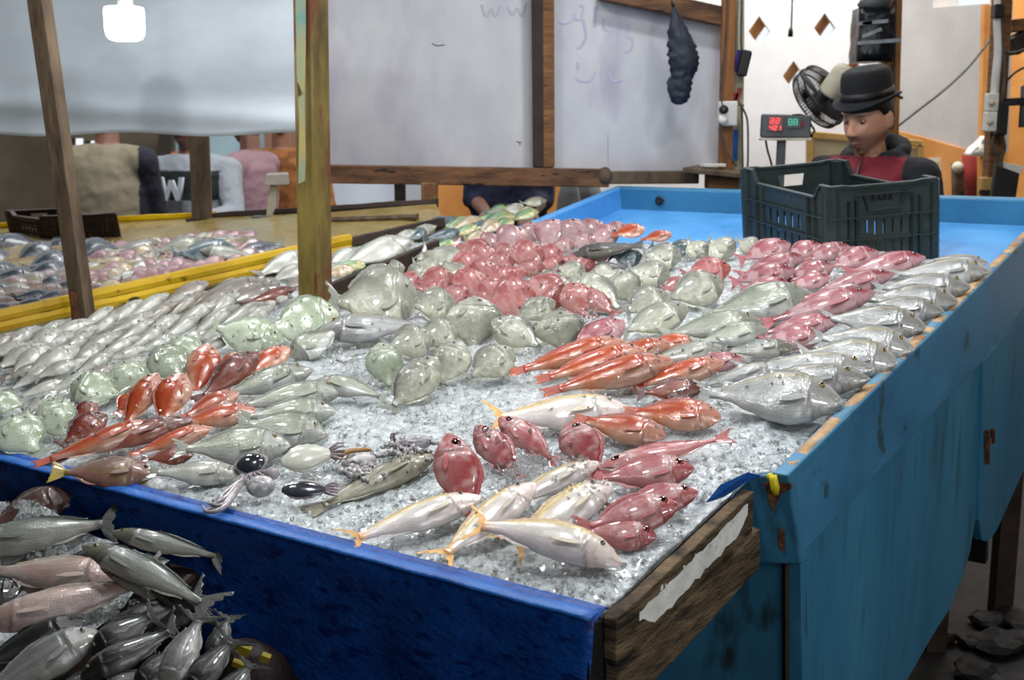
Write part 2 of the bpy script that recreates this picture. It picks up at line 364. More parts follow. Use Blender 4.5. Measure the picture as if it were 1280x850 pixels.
p = at(537, 228, 4.68); bar('post', p, Vector((p.x, p.y, .0)), .062, .062, m_post, stall)
p = at(500, 228, 5.6); q = root('support_post', Vector((p.x, p.y, 0)), 'dark square post standing before the pale wall under the rail', 'post')
bar('shaft', p + Vector((0, 0, .3)), Vector((p.x, p.y, 0)), .05, .05, m_darkwood, q)
bar('foot_block', Vector((p.x, p.y - .04, .02)), Vector((p.x, p.y + .04, .02)), .09, .04, m_darkwood, q)
def boardm(px, name, lab):
    o = slab(name, px, lambda u: bY(u) + .05, m_board, .018, kind=None); return tag(o, lab, 'board', 'white boards above the stall')
bA = boardm([(404, -40), (668, -40), (668, 212), (404, 210)], 'white_board', 'large smudged white board left of the dark timber upright')
bB = boardm([(692, -40), (752, -40), (906, 16), (897, 214), (692, 213)], 'white_board', 'smudged white board right of the dark timber upright, with faint lettering')
# faded lettering on the boards: worn lavender brush strokes
m_fade = M('faded_ink', '#aeaabf', '#b9b6c4', sc=9, rough=.6)
m_fade2 = M('faded_ink_dark', '#a2a2ac', '#b0b0b6', sc=9, rough=.6)
def stroke(pts, r, mt, par):
    m = MB(); n = len(pts)
    P = [at(u, v, bY(u) + .049) for u, v in pts]; rings = []
    for i, p_ in enumerate(P):
        d = (P[min(i + 1, n - 1)] - P[max(0, i - 1)]).normalized(); sd = Vector((-d.z, 0, d.x))
        rings.append([p_ + sd * r, p_ + Vector((0, -.0012, 0)), p_ - sd * r, p_ + Vector((0, .002, 0))])
    m.loft(rings); return m.build('faded_lettering', mt, par)
def curvepts(c, n=5):
    out = []
    for i in range(len(c) - 1):
        p0 = c[max(i - 1, 0)]; p1 = c[i]; p2 = c[i + 1]; p3 = c[min(i + 2, len(c) - 1)]
        for k in range(n):
            t = k / n; out.append(tuple(.5 * (2 * p1[j] + (p2[j] - p0[j]) * t + (2 * p0[j] - 5 * p1[j] + 4 * p2[j] - p3[j]) * t * t + (-p0[j] + 3 * p1[j] - 3 * p2[j] + p3[j]) * t ** 3) for j in range(len(p1))))
    out.append(c[-1]); return out
for c in ([(697, 26), (703, 29), (712, 27), (718, 16), (719, 24), (726, 24)], [(724, 6), (729, 10), (727, 20), (730, 30), (732, 46), (726, 58), (720, 60)],
          [(744, 8), (743, 34)], [(754, 22), (755, 36), (766, 38), (772, 30), (769, 20)], [(772, 8), (771, 44), (766, 58)], [(785, 30), (783, 44), (790, 50), (788, 62), (780, 66)],
          [(719, 98), (728, 102), (738, 100), (744, 90)], [(752, 86), (752, 102)], [(760, 90), (766, 102), (778, 100)], [(722, 78), (722, 88)]):
    stroke(curvepts(c), .0065, m_fade, bB)
for c in ([(602, 6), (607, 20), (614, 10), (619, 20), (625, 6)], [(634, 8), (640, 18), (646, 10), (652, 20), (658, 4)]): stroke(curvepts(c), .005, m_fade2, bA)
for c in ([(540, 54), (546, 57), (556, 56)], [(645, 177), (652, 178)], [(649, 177), (650, 182)]): stroke(curvepts(c), .0016, m_cableb, bA)
for c in ([(760, 168), (760, 206)], [(780, 4), (781, 16)]): stroke(c, .0015, m_fade2, bB)
# upright with stickers on the right of the boards, and the rough shelf at its foot
rp = root('timber_upright', at(912, 240, 4.78) * 1, 'timber upright with a painted pipe and stickers at the right end of the boards', 'post')
a = at(910, 238, 4.78); bar('post', Vector((a.x, a.y, 0)), at(912, -60, 4.78), .05, .05, M('amber_wood', '#9a6230', '#6f4420', sc=8, rough=.6, bump=.3, stretch=(1, 1, .4)), rp)
m = MB(); m.tube([at(924, 238, 4.82) - Vector((0, 0, 1.3)), at(924, 100, 4.82), at(924.5, -60, 4.82)], .019, 12)
m.build('painted_pipe', M('patchy_pipe', '#b7b49a', '#8f8d74', sc=9, rough=.5, spots='#c9c6c0', spsc=6), rp, True)
for (u, v, h, c) in ((921, 76, 26, '#2b2473'), (923, 118, 16, '#8f2a20'), (919, 122, 12, '#a23324')):
    m = MB(); m.box(at(u, v, 4.797), (.018, .004, h * 4.8 / FP), Matrix.Rotation(.25, 3, 'Y')); m.build('sticker', M('sticker_ink', c, c), rp)
m = MB(); m.prism([at(u, v, 4.79) for u, v in ((911, 163), (923, 162), (922, 200), (915, 205), (910, 198))], (0, .025, 0)); m.build('blue_rag', m_bluec, rp, bevel=.004)
sb = root('socket_box', at(909, 142, 4.73) * 1, 'white socket box with a black plug on the timber upright', 'socket box')
m = MB(); m.box(at(909, 142, 4.735), (.075, .035, .095)); m.build('housing', m_white, sb, bevel=.006)
m = MB(); m.lathe(at(904, 137, 4.70), ((.0, -.002), (.017, 0), (.017, .02), (.012, .03), (.0, .031)), Matrix.Rotation(math.pi / 2, 3, 'X')); m.build('plug', m_black, sb, True)
m = MB(); m.lathe(at(903, 149, 4.70), ((.0, -.002), (.018, 0), (.018, .02), (.0, .021)), Matrix.Rotation(math.pi / 2, 3, 'X')); m.build('plug', m_white, sb, True)
m = MB(); m.tube([at(u, v, 4.72) for u, v in curvepts([(904, 134), (901, 120), (903, 90), (906, 60), (908, 20), (909, -20)])], .004, 6)
m.tube([at(u, v, 4.71) for u, v in curvepts([(900, 153), (902, 170), (908, 186), (916, 200), (921, 208)])], .005, 6); m.build('lead', m_cable, sb, True)
pa = root('power_adapter', at(930, 78, 4.76) * 1, 'black power adapter hanging by its lead beside the painted pipe', 'adapter')
m = MB(); m.box(at(930, 79, 4.77), (.04, .035, .1), Matrix.Rotation(math.radians(12), 3, 'Y')); m.build('case', m_black, pa, bevel=.008)
m = MB(); m.tube([at(u, v, 4.77) for u, v in ((927, 63), (926, 50), (927, 10), (927, -30))], .003, 6); m.build('lead', m_cableb, pa, True)
lc = MB()
for c in ([(920, 126), (927, 135), (928, 180), (929, 238)], [(926, 131), (934, 150), (935, 190), (934, 212), (930, 238)], [(913, 130), (930, 132)]):
    lc.tube([at(u, v, 4.75) for u, v in curvepts(c)], .004, 6)
tag(lc.build('cable_loop', m_cable, None, True), 'thin brown cables looping down beside the painted pipe', 'cable')
sh = root('rough_shelf', at(895, 240, 4.7) * 1, 'rough wooden shelf on a block at the foot of the timber upright', 'shelf')
m = MB(); m.prism([at(853, 209, 4.62), at(872, 206, 4.85), at(932, 212, 4.85), at(930, 217, 4.62)], (0, 0, -.02)); m.build('shelf_board', m_lean, sh, bevel=.004)
m = MB(); m.box(at(902, 226, 4.72), (.12, .1, .06)); m.build('bracket_block', m_wood, sh, bevel=.004)
a = at(892, 231, 4.74); m = MB(); m.box((a.x, a.y, a.z / 2 - .02), (.05, .05, a.z)); m.build('leg', m_darkwood, sh)
a = at(916, 231, 4.76); m = MB(); m.box((a.x, a.y, a.z / 2 - .02), (.045, .045, a.z)); m.build('leg', m_wood, sh)
pn = MB(); pn.box(at(891, 209, 4.72) + Vector((0, 0, .008)), (.09, .05, .012), Matrix.Rotation(.2, 3, 'Z')); tag(pn.build('note_pad', m_white, None, bevel=.002), 'small white pad lying on the rough shelf', 'notepad')
# black bag hanging from the top rail
hb = root('hanging_bag', at(852, 8, 4.6) * 1, 'dark knotted plastic bag hanging from the top rail before the boards', 'bag')
def ringpts(c, rx, ry, n=20, ph=0, j=.0, sd=0):
    return [c + Vector((math.cos(k * 2 * math.pi / n) * rx * (1 + j * noise.noise((k * .9, sd, 1.7))), math.sin(k * 2 * math.pi / n) * ry * (1 + j * noise.noise((k * .9, sd, 7.1))), 0)) for k in range(n)]
pr = [(842, 8, 2), (845, 22, 6), (848, 40, 12), (852, 58, 16), (854, 72, 18), (855, 86, 16), (851, 98, 13.5), (849, 110, 13.5), (849, 120, 12), (849, 128, 8), (848, 131, 3)]
m = MB(); m.loft([ringpts(at(u, v, 4.6), r * 4.6 / FP, r * .55 * 4.6 / FP, 22, j=.45, sd=i * .55) for i, (u, v, r) in enumerate([tuple(x) for x in curvepts(pr, 4)])])
m.build('bag_body', m_bagb, hb, True)
m = MB(); m.tube([at(842, 9, 4.6), at(840, 3, 4.6), at(841, -3, 4.63)], .006); m.build('knot_strap', m_bag, hb, True)
# sheet and lamp on the left
def sheetY(u, v): return 4.0 + .03 * math.sin(u * .012) + .008 * math.sin((v + u * .12) * .045) - .018 * gs(v - 132 - (u - 60) * .06, 14)
m = MB(); nu, nv = 70, 40; rings = []
for j in range(nv + 1):
    row = []
    for i in range(nu + 1):
        u = -120 + i * 500 / nu; v = -60 + j * (228 + 2.5 * math.sin(u * .03)) / nv
        row.append(at(u, v, sheetY(u, v)))
    rings.append(row)
g = [[m.bm.verts.new(p) for p in r] for r in rings]
for a, b in zip(g, g[1:]):
    for i in range(nu): m.bm.faces.new((a[i], a[i + 1], b[i + 1], b[i]))
sheet = m.build('plastic_sheet', m_sheet, None, True); sm = sheet.modifiers.new('th', 'SOLIDIFY'); sm.thickness = .003
tag(sheet, 'white plastic sheet hung as a screen behind the glowing lamp', 'sheet')
lm = root('pendant_lamp', at(157, 50, 3.7) * 1, 'glowing white globe lamp hanging before the plastic sheet', 'lamp')
m = MB(); k = 3.7 / FP; m.lathe(at(157, 52, 3.7), [(r * k, z * k) for r, z in ((3, 0), (14, .5), (20, 3), (23, 8), (24, 16), (24, 36), (23, 40), (20, 41), (8, 41.5))], seg=32); m.build('globe', m_bulb, lm, True)
m = MB(); m.lathe(at(157, 11, 3.7), [(r * k, z * k) for r, z in ((9, -1), (9, 10), (7, 14), (2, 15))], seg=20); m.build('cap', m_white, lm, True)
m = MB(); m.tube([at(157, 0, 3.7), at(157, -180, 3.7)], .004, 6); m.build('cord', m_cableb, lm, True)
pld = bpy.data.lights.new('lamp_glow', 'POINT'); pld.energy = 4.5; pld.shadow_soft_size = .06; plo = bpy.data.objects.new('lamp_glow', pld); COL.objects.link(plo); plo.location = at(190, 85, 3.3)
# posts on the left
pa_ = pl(393, 384); P0 = root('stall_post', pa_, 'stout olive-stained timber post rising from the middle of the fish stall', 'post')
def sqpost(name, a, b, wd, ang, mt, parent):
    m = MB(); R = Matrix.Rotation(ang, 3, 'Z'); h = wd / 2
    q = [R @ Vector(v) for v in ((-h, -h, 0), (h, -h, 0), (h, h, 0), (-h, h, 0))]
    m.hexa([a + i for i in q] + [b + i for i in q]); return m.build(name, mt, parent, bevel=.003)
sqpost('shaft', pa_ - Vector((0, 0, .25)), at(387, -80, pa_.y), .07, math.radians(-28), m_post, P0)
kx = pa_.y - .045
m = MB()
for i in range(9): pass
strip = [at(u, v, kx) for u, v in ((369, -20), (382, -20), (382, 60), (381, 120), (382, 200), (381, 226), (373, 230), (374, 150), (371, 90))]
m.prism(strip, (0, .004, 0)); m.build('peeling_paper_strip', M('torn_poster', '#b9a35c', '#6fa09a', sc=9, rough=.7, spots='#4a3a24', spsc=16, spth=.6), P0)
pb = pl(112, 402); P1 = root('leaning_post', pb, 'thin brown timber post leaning left at the yellow rim', 'post')
sqpost('shaft', pb - Vector((0, 0, .2)), at(38, -80, pb.y), .05, math.radians(-15), m_lean, P1)
m = MB(); a = at(106, 395, pb.y); m.box(a + Vector((-.018, -.0, .03)), (.03, .05, .09)); m.build('nail_plate', m_rust, P1, bevel=.004)

# ------------------------------------------------------------------ the wooden ice table
T = root('ice_table', TB(1.0, .8, 0) * Vector((1, 1, 0)) if False else Vector((TB(1, .8).x, TB(1, .8).y, 0)), 'long sloping wooden table heaped with crushed ice and fish', 'table')
def tbox(name, s0, s1, t0, t1, h0, h1, mt, par, bevel=0):
    m = MB(); m.hexa([TB(s, t, h0) for s, t in ((s0, t0), (s1, t0), (s1, t1), (s0, t1))] + [TB(s, t, h1) for s, t in ((s0, t0), (s1, t0), (s1, t1), (s0, t1))])
    return m.build(name, mt, par, bevel=bevel)
tbox('bed', .02, 2.42, .02, .56, -.11, -.075, m_darkwood, T); tbox('bed', 1.62, 2.42, .55, 2.35, -.11, -.075, m_darkwood, T)
tbox('front_board', .0, 2.42, -.012, .012, -.13, -.012, m_plank, T)
e0 = pl(754, 772); e1_ = pl(928, 612)
dn = Vector((0, 0, -1)); dirp = (e1_ - e0); outw = Vector((E2.y, -E2.x, 0)).normalized()
if outw.x < 0: outw = -outw
def plankm(name, a, b, drop, hgt, off, th, ext0=0, ext1=0, mt=m_plank):
    d = (b - a).normalized(); m = MB(); A = a - d * ext0 + dn * drop + outw * off; B = b + d * ext1 + dn * drop + outw * off
    n = 24; rings = []
    for i in range(n + 1):
        t = i / n; c = A.lerp(B, t); j1 = .0025 * noise.noise((t * 9, off * 40, drop * 30)); j2 = .004 * noise.noise((t * 7, 3 + off * 40, drop * 30))
        rings.append([c + Vector((0, 0, j1)), c + outw * th + Vector((0, 0, j1)), c + outw * (th + j1) + dn * (hgt + j2), c + dn * (hgt + j2)])
    m.loft(rings); return m.build(name, mt, T, bevel=.003)
plankm('side_board', e0, e1_, -.002, .072, 0, .022)
plankm('side_board', e0, e1_, .073, .075, .004, .024, 0, .02)
# flaked white paint left on the upper board
d = dirp.normalized(); Lp = dirp.length
def onb(a, b): return e0 + d * (a * Lp) + dn * b + outw * .0225
up_, lo_ = [], []
for i in range(41):
    a = .14 + .80 * i / 40; t = i / 40
    yu = .020 - .010 * t + .006 * noise.noise((i * .55, 3.3, 0)); yl = .062 - .014 * t + .006 * noise.noise((i * .5, 9.1, 0)) - .03 * gs(t, .09) - .02 * gs(t - 1, .05)
    if yl < yu + .003: yl = yu + .003
    up_.append(onb(a, yu)); lo_.append(onb(a, yl))
m = MB(); m.prism(up_ + lo_[::-1], outw * .0012); m.build('flaked_paint', m_paint, T)
for i in range(12):
    a = U(.2, .95); b = U(.012, .03); r = U(.002, .006); m = MB()
    m.prism([onb(a, b) + (d * math.cos(k) + dn * math.sin(k)) * r * U(.6, 1.3) for k in (0, .9, 1.9, 2.9, 3.9, 5.0)], outw * .0012); m.build('flaked_paint', m_paint, T)
c = TB(.03, .03, -.06); a = Vector((c.x, c.y, c.z - .02)); m = MB(); m.beam(a, Vector((c.x, c.y, 0)), .05, .05); m.build('leg', m_black, T, bevel=.004)
m = MB(); m.beam(e0 + dn * .004 + outw * -.02, e0 + dn * .35 - d * .01 + outw * .0, .03, .028); m.build('corner_post', m_black, T, bevel=.005)
for s, t in ((2.3, .05), (.1, 2.2), (2.3, 2.2), (1.2, .1)):
    c = TB(s, t, -.1); m = MB(); m.beam(c, Vector((c.x, c.y, 0)), .06, .06); m.build('leg', m_darkwood, T)
dv0 = pl(404, 380); dv1 = pl(548, 318)
m = MB(); m.beam(dv0 + NN * .012, dv1 + NN * .012, .022, .075, NN); m.build('divider_board', m_darkwood, T, bevel=.003)
# tarp over the table's near long side
m = MB(); nu, nv = 120, 26; g = []
for i in range(nu + 1):
    s = -.012 + 2.35 * i / nu; row = []
    for j in range(nv + 1):
        f = j / nv
        if j < 3: p = TB(s, .028 - .03 * f * nv / 3 * .6, .001 + .006 * math.sin(j / 3 * math.pi))
        else:
            dz = (f - 3 / nv) * .74
            wv = .010 * math.sin(s * 9 + dz * 3) * min(1, dz * 3) + .008 * math.sin(s * 23 + dz * 6 + 1) * min(1, dz * 2) + .006 * noise.noise((s * 8, dz * 8, 0))
            p = TB(s + dz * .055 * (1 - min(1, s)), -.016, .0) + dn * dz - E2H * (wv + .06 * dz * dz * 0)
            p.z += .004 * math.sin(s * 14)
        row.append(p)
    g.append([m.bm.verts.new(p) for p in row])
for a, b in zip(g, g[1:]):
    for j in range(nv): m.bm.faces.new((a[j], a[j + 1], b[j + 1], b[j]))
tarp = m.build('blue_tarp', m_tarp, None, True); sm = tarp.modifiers.new('th', 'SOLIDIFY'); sm.thickness = .003
tag(tarp, 'blue tarpaulin hanging down the near side of the ice table', 'tarp')
# its turned-in lip
m = MB(); n = 90; rings = []
for i in range(n + 1):
    s = -.008 + 2.34 * i / n; k = .0022 * noise.noise((s * 14, 0, 0)); c = TB(s, -.006, .004 + k)
    rings.append([c + E2H * (.017 * math.cos(q)) + ZUP * (.0055 * math.sin(q)) for q in [x * 2 * math.pi / 8 for x in range(8)]])
m.loft(rings); m.build('turned_lip', m_tarpl, tarp, True)
# small blue tarp scrap on the right corner of the table
sp_ = [pl(882, 630, .012), pl(900, 608, .03), pl(935, 592, .03), pl(952, 596, .012), pl(930, 604, .006), pl(905, 622, .0)]
m = MB(); m.prism(sp_, NN * .004); o = m.build('tarp_scrap', m_tarpl, None, bevel=.002); tag(o, 'small scrap of blue tarp folded over the corner of the wooden boards', 'tarp')

# ------------------------------------------------------------------ the blue stall
BS = root('blue_stall', Vector((TB(.6, 1.8).x, TB(.6, 1.8).y, 0)), 'blue painted stall with a rimmed sloping tray and streaked side panels', 'stall')
S0 = -.075; TF, TBK = .545, 2.76
sn = outw
def side(u, v, off=0): return hitp(u, v, TB(S0, 0) + sn * off, sn) 
def polyside(name, px, th, mt, off=0, bevel=.004):
    m = MB(); m.prism([side(u, v, off) for u, v in px], -sn * th); return m.build(name, mt, BS, bevel=bevel)
polyside('rim_board', [(985, 594), (1105, 476), (1200, 382), (1290, 292), (1330, 253), (1330, 322), (1225, 456), (1110, 578), (1003, 694)], .03, m_blue, .0)
polyside('side_panel', [(1001, 690), (1108, 576), (1226, 452), (1224, 560), (1222, 635), (1213, 690), (1203, 722), (1186, 764), (1168, 792), (1130, 858), (1060, 990), (1012, 1080), (1004, 850)], .025, m_panel, -.012)
pn2 = polyside('door_panel', [(1229, 452), (1335, 318), (1335, 470), (1290, 566), (1246, 664), (1236, 678), (1228, 676), (1224, 650), (1227, 560)], .025, m_panel, -.004)
hg = MB()
for (u0, v0, u1, v1) in ((1232, 538, 1237, 580), (1230, 549, 1242, 556), (1239, 536, 1243, 554)):
    a = side((u0 + u1) / 2, v0, .006); b = side((u0 + u1) / 2, v1, .006); hg.beam(a, b, (u1 - u0) * 2.3 / FP, .012, sn)
h_ = hg.build('hinge', m_rust, pn2, bevel=.002)
m = MB(); m.beam(side(1228, 470, -.03), side(1222, 700, -.03), .05, .03); m.build('corner_post', m_black, BS)
# front faces
fo = -E2H
def front(u, v, off=0): return hitp(u, v, TB(S0, TF) + fo * off, fo)
m = MB(); m.prism([front(986, 592), front(930, 596), front(905, 640), front(905, 704), front(1002, 706)], E2H * .03); m.build('front_board', m_teal, BS, bevel=.004)
m = MB(); m.prism([front(1000, 698, -.035), front(820, 690, -.035), front(780, 1080, -.035), front(1006, 1080, -.035)], E2H * .03); m.build('front_panel', m_teal, BS)
m = MB(); m.beam(front(984, 703, -.034), front(985, 1000, -.034), .018, .006); m.build('corner_rot', m_darkwood, BS, bevel=.006)
m = MB(); m.prism([front(u, v, .002) for u, v in ((974, 660), (980, 664), (981, 688), (977, 690), (973, 680))], fo * -.004); m.build('rust_patch', m_rust, BS)
m = MB(); m.prism([front(u, v, .004) for u, v in ((955, 604), (985, 594), (988, 612), (975, 618), (966, 640), (960, 622))], fo * -.01); m.build('rust_patch', m_rust, BS)
# tray: floor, left / back rims, worn edge
HF = -.085
m = MB(); m.hexa([TB(s, t, HF - .03) for s, t in ((S0 + .02, TF + .03), (1.56, TF + .03), (1.56, TBK), (S0 + .02, TBK))] + [TB(s, t, HF) for s, t in ((S0 + .02, TF + .03), (1.56, TF + .03), (1.56, TBK), (S0 + .02, TBK))])
m.build('tray_floor', m_bluefl, BS)
tbox('rim_board', S0, 1.585, TBK - .01, TBK + .03, HF - .1, .0, m_blue, BS, .006)
tbox('rim_board', 1.545, 1.585, 1.98, TBK + .03, HF - .1, .0, m_bluefl, BS, .006)
ed = MB(); rings = []; n = 60
for i in range(n + 1):
    t = TF + (TBK - TF) * i / n; j = .004 * noise.noise((t * 9, 0, 0)); k = .003 * noise.noise((t * 17, 4, 0))
    rings.append([TB(S0 + .004 + j * .4, t, -.01), TB(S0 + .004 + j * .4, t, .006 + k * .5), TB(S0 + .026 + j, t, .006 + k * .5), TB(S0 + .03 + j, t, -.03)])
ed.loft(rings); ed.build('worn_edge', m_edge, BS, True)
for s, t in ((0, 2.6), (1.5, 2.6), (1.4, .75)):
    c = TB(s, t, HF - .03); m = MB(); m.beam(c, Vector((c.x, c.y, 0)), .06, .06); m.build('leg', m_darkwood, BS)
m = MB(); c = TB(1.37, TBK - .012, -.045); m.lathe(c, ((0, 0), (.016, 0), (.018, .006), (.009, .008), (0, .004)), E2H.to_track_quat('Z', 'Y').to_matrix() @ Matrix.Rotation(math.pi, 3, 'X'), 18); m.build('drain_hole', m_black, BS, True)
# yellow peg
m = MB(); q = [front(966, 594, .018), front(967, 600, .02), front(969, 610, .022), front(969, 618, .022)]; m.tube(q, [.007, .0075, .008, .006], 10); m.ball(front(963, 596, .012), .007)
tag(m.build('rope_end', m_yelp, None, True), 'short yellow rope end hanging over the rusted blue corner', 'rope')

# ------------------------------------------------------------------ the yellow table
y0 = pl(-130, 444); y1 = pl(440, 316); y2 = pl(556, 290)
YT = root('yellow_table', Vector((y1.x - 1.0, y1.y + .3, 0)), 'yellow painted fish table with a deep chipped rim board', 'table')
def rimm(a, b, h0, h1, th, mt, name):
    m = MB(); n = 30; rings = []; dd = (b - a).normalized(); sd = Vector((-dd.y, dd.x, 0)).normalized()
    for i in range(n + 1):
        c = a.lerp(b, i / n); k = .003 * noise.noise((i * .7, h0 * 30, 2)); top = h1
        rings.append([c + ZUP * h0, c + ZUP * ((h0 + top) / 2) - sd * .004, c + ZUP * (top + k), c + ZUP * (top + k) + sd * th, c + ZUP * h0 + sd * th])
    m.loft(rings); return m.build(name, mt, YT)
rimm(y0, y1, .031, .062, .03, m_yel, 'rim_board'); rimm(y0, y1, .0, .029, .026, m_yel, 'rim_board')
rimm(y1, y2, .0, .05, .03, m_darkwood, 'end_rail')
f0 = pl(-130, 300, .03); f1 = pl(420, 274, .03); f2 = pl(545, 264, .03)
m = MB(); lowv = [y0, y1, y2, f2, f1, f0]; m.prism([p + ZUP * .028 for p in lowv], (0, 0, -.04)); m.build('bed', m_yelbed, YT)
rimm(f0 + ZUP * .0, pl(265, 281, .03), .02, .05, .04, m_yel, 'back_board')
rimm(pl(265, 281, .03), f2, .015, .045, .04, m_darkwood, 'back_board')
rimm(pl(412, 284, .03), pl(520, 280, .03), .015, .035, .03, m_lean, 'cross_rail')
rimm(y0 - ZUP * .09 - E2H * .01, y1 - ZUP * .05, .0, .055, .03, m_darkwood, 'under_rail')
for p in (y0.lerp(y1, .3), y1, f0.lerp(f1, .3), f1):
    m = MB(); m.beam(p + ZUP * -.0 + Vector((-.06, .06, 0)), Vector((p.x - .06, p.y + .06, 0)), .06, .06); m.build('leg', m_darkwood, YT)
p = pl(253, 281, .03); q = root('table_post', p * 1, 'square brown post at the back of the yellow table before the lettered sweatshirt', 'post')
sqpost('shaft', p - ZUP * .2, at(247, 120, p.y), .075, .2, m_lean, q)
m = MB(); m.box(p + ZUP * .01, (.1, .1, .03)); m.build('foot_block', m_darkwood, q)
print('YT depths', y0, y1, f0, f1, pl(253, 281, .03), pl(537, 275), pl(393, 378))
# ================================================================== fish
m_silver = colmat('silver_fish_skin', rough=.25, coat=.45, scale=62, bump=.16, metal=.12, var=.10, nsc=7)
m_smooth = colmat('smooth_fish_skin', rough=.22, coat=.55, scale=0, bump=.10, metal=.05, var=.10, nsc=8)
m_matte = colmat('matte_fish_skin', rough=.5, coat=.12, scale=0, bump=.12, metal=0, var=.12, nsc=8)
m_redskin = colmat('red_fish_skin', rough=.26, coat=.45, scale=70, bump=.14, metal=0, var=.13, nsc=8)
m_fin = colmat('fin', rough=.35, coat=.3, bump=.2, var=.15, nsc=20)
m_eye = colmat('eye', rough=.06, coat=1.0, bump=0, var=.0, rnd_v=(1, 1))
def interp(pr, a):
    for (x0, y0_), (x1, y1_) in zip(pr, pr[1:]):
        if a <= x1:
            t = (a - x0) / (x1 - x0); return y0_ + (y1_ - y0_) * (t * t * (3 - 2 * t) * .5 + t * .5)
    return pr[-1][1]
BODYL = .86     # share of the length that is body; the rest is the tail fin
def prof(kind):
    if kind == 'deep': return ([(0, .0), (.04, .15), (.12, .29), (.24, .43), (.38, .49), (.53, .485), (.67, .41), (.79, .29), (.90, .14), (1, .085)],
                               [(0, -.03), (.05, -.16), (.14, -.31), (.28, -.46), (.42, -.515), (.56, -.49), (.69, -.39), (.80, -.27), (.90, -.13), (1, -.085)])
    if kind == 'mid': return ([(0, .0), (.03, .10), (.10, .25), (.20, .40), (.34, .49), (.5, .48), (.68, .35), (.84, .18), (.94, .10), (1, .10)],
                              [(0, -.05), (.04, -.16), (.12, -.30), (.24, -.44), (.38, -.51), (.52, -.47), (.7, -.31), (.85, -.15), (.94, -.10), (1, -.10)])
    if kind == 'blunt': return ([(0, .0), (.02, .16), (.07, .33), (.15, .45), (.28, .50), (.46, .47), (.66, .35), (.84, .19), (.94, .12), (1, .12)],
                                [(0, -.12), (.03, -.24), (.10, -.36), (.22, -.45), (.36, -.50), (.5, -.47), (.7, -.32), (.85, -.17), (.94, -.12), (1, -.12)])
    return ([(0, .02), (.03, .13), (.09, .27), (.18, .40), (.32, .48), (.5, .48), (.68, .37), (.84, .22), (.94, .15), (1, .15)],
            [(0, -.06), (.03, -.17), (.10, -.30), (.22, -.44), (.38, -.51), (.54, -.48), (.7, -.34), (.85, -.19), (.94, -.15), (1, -.15)])
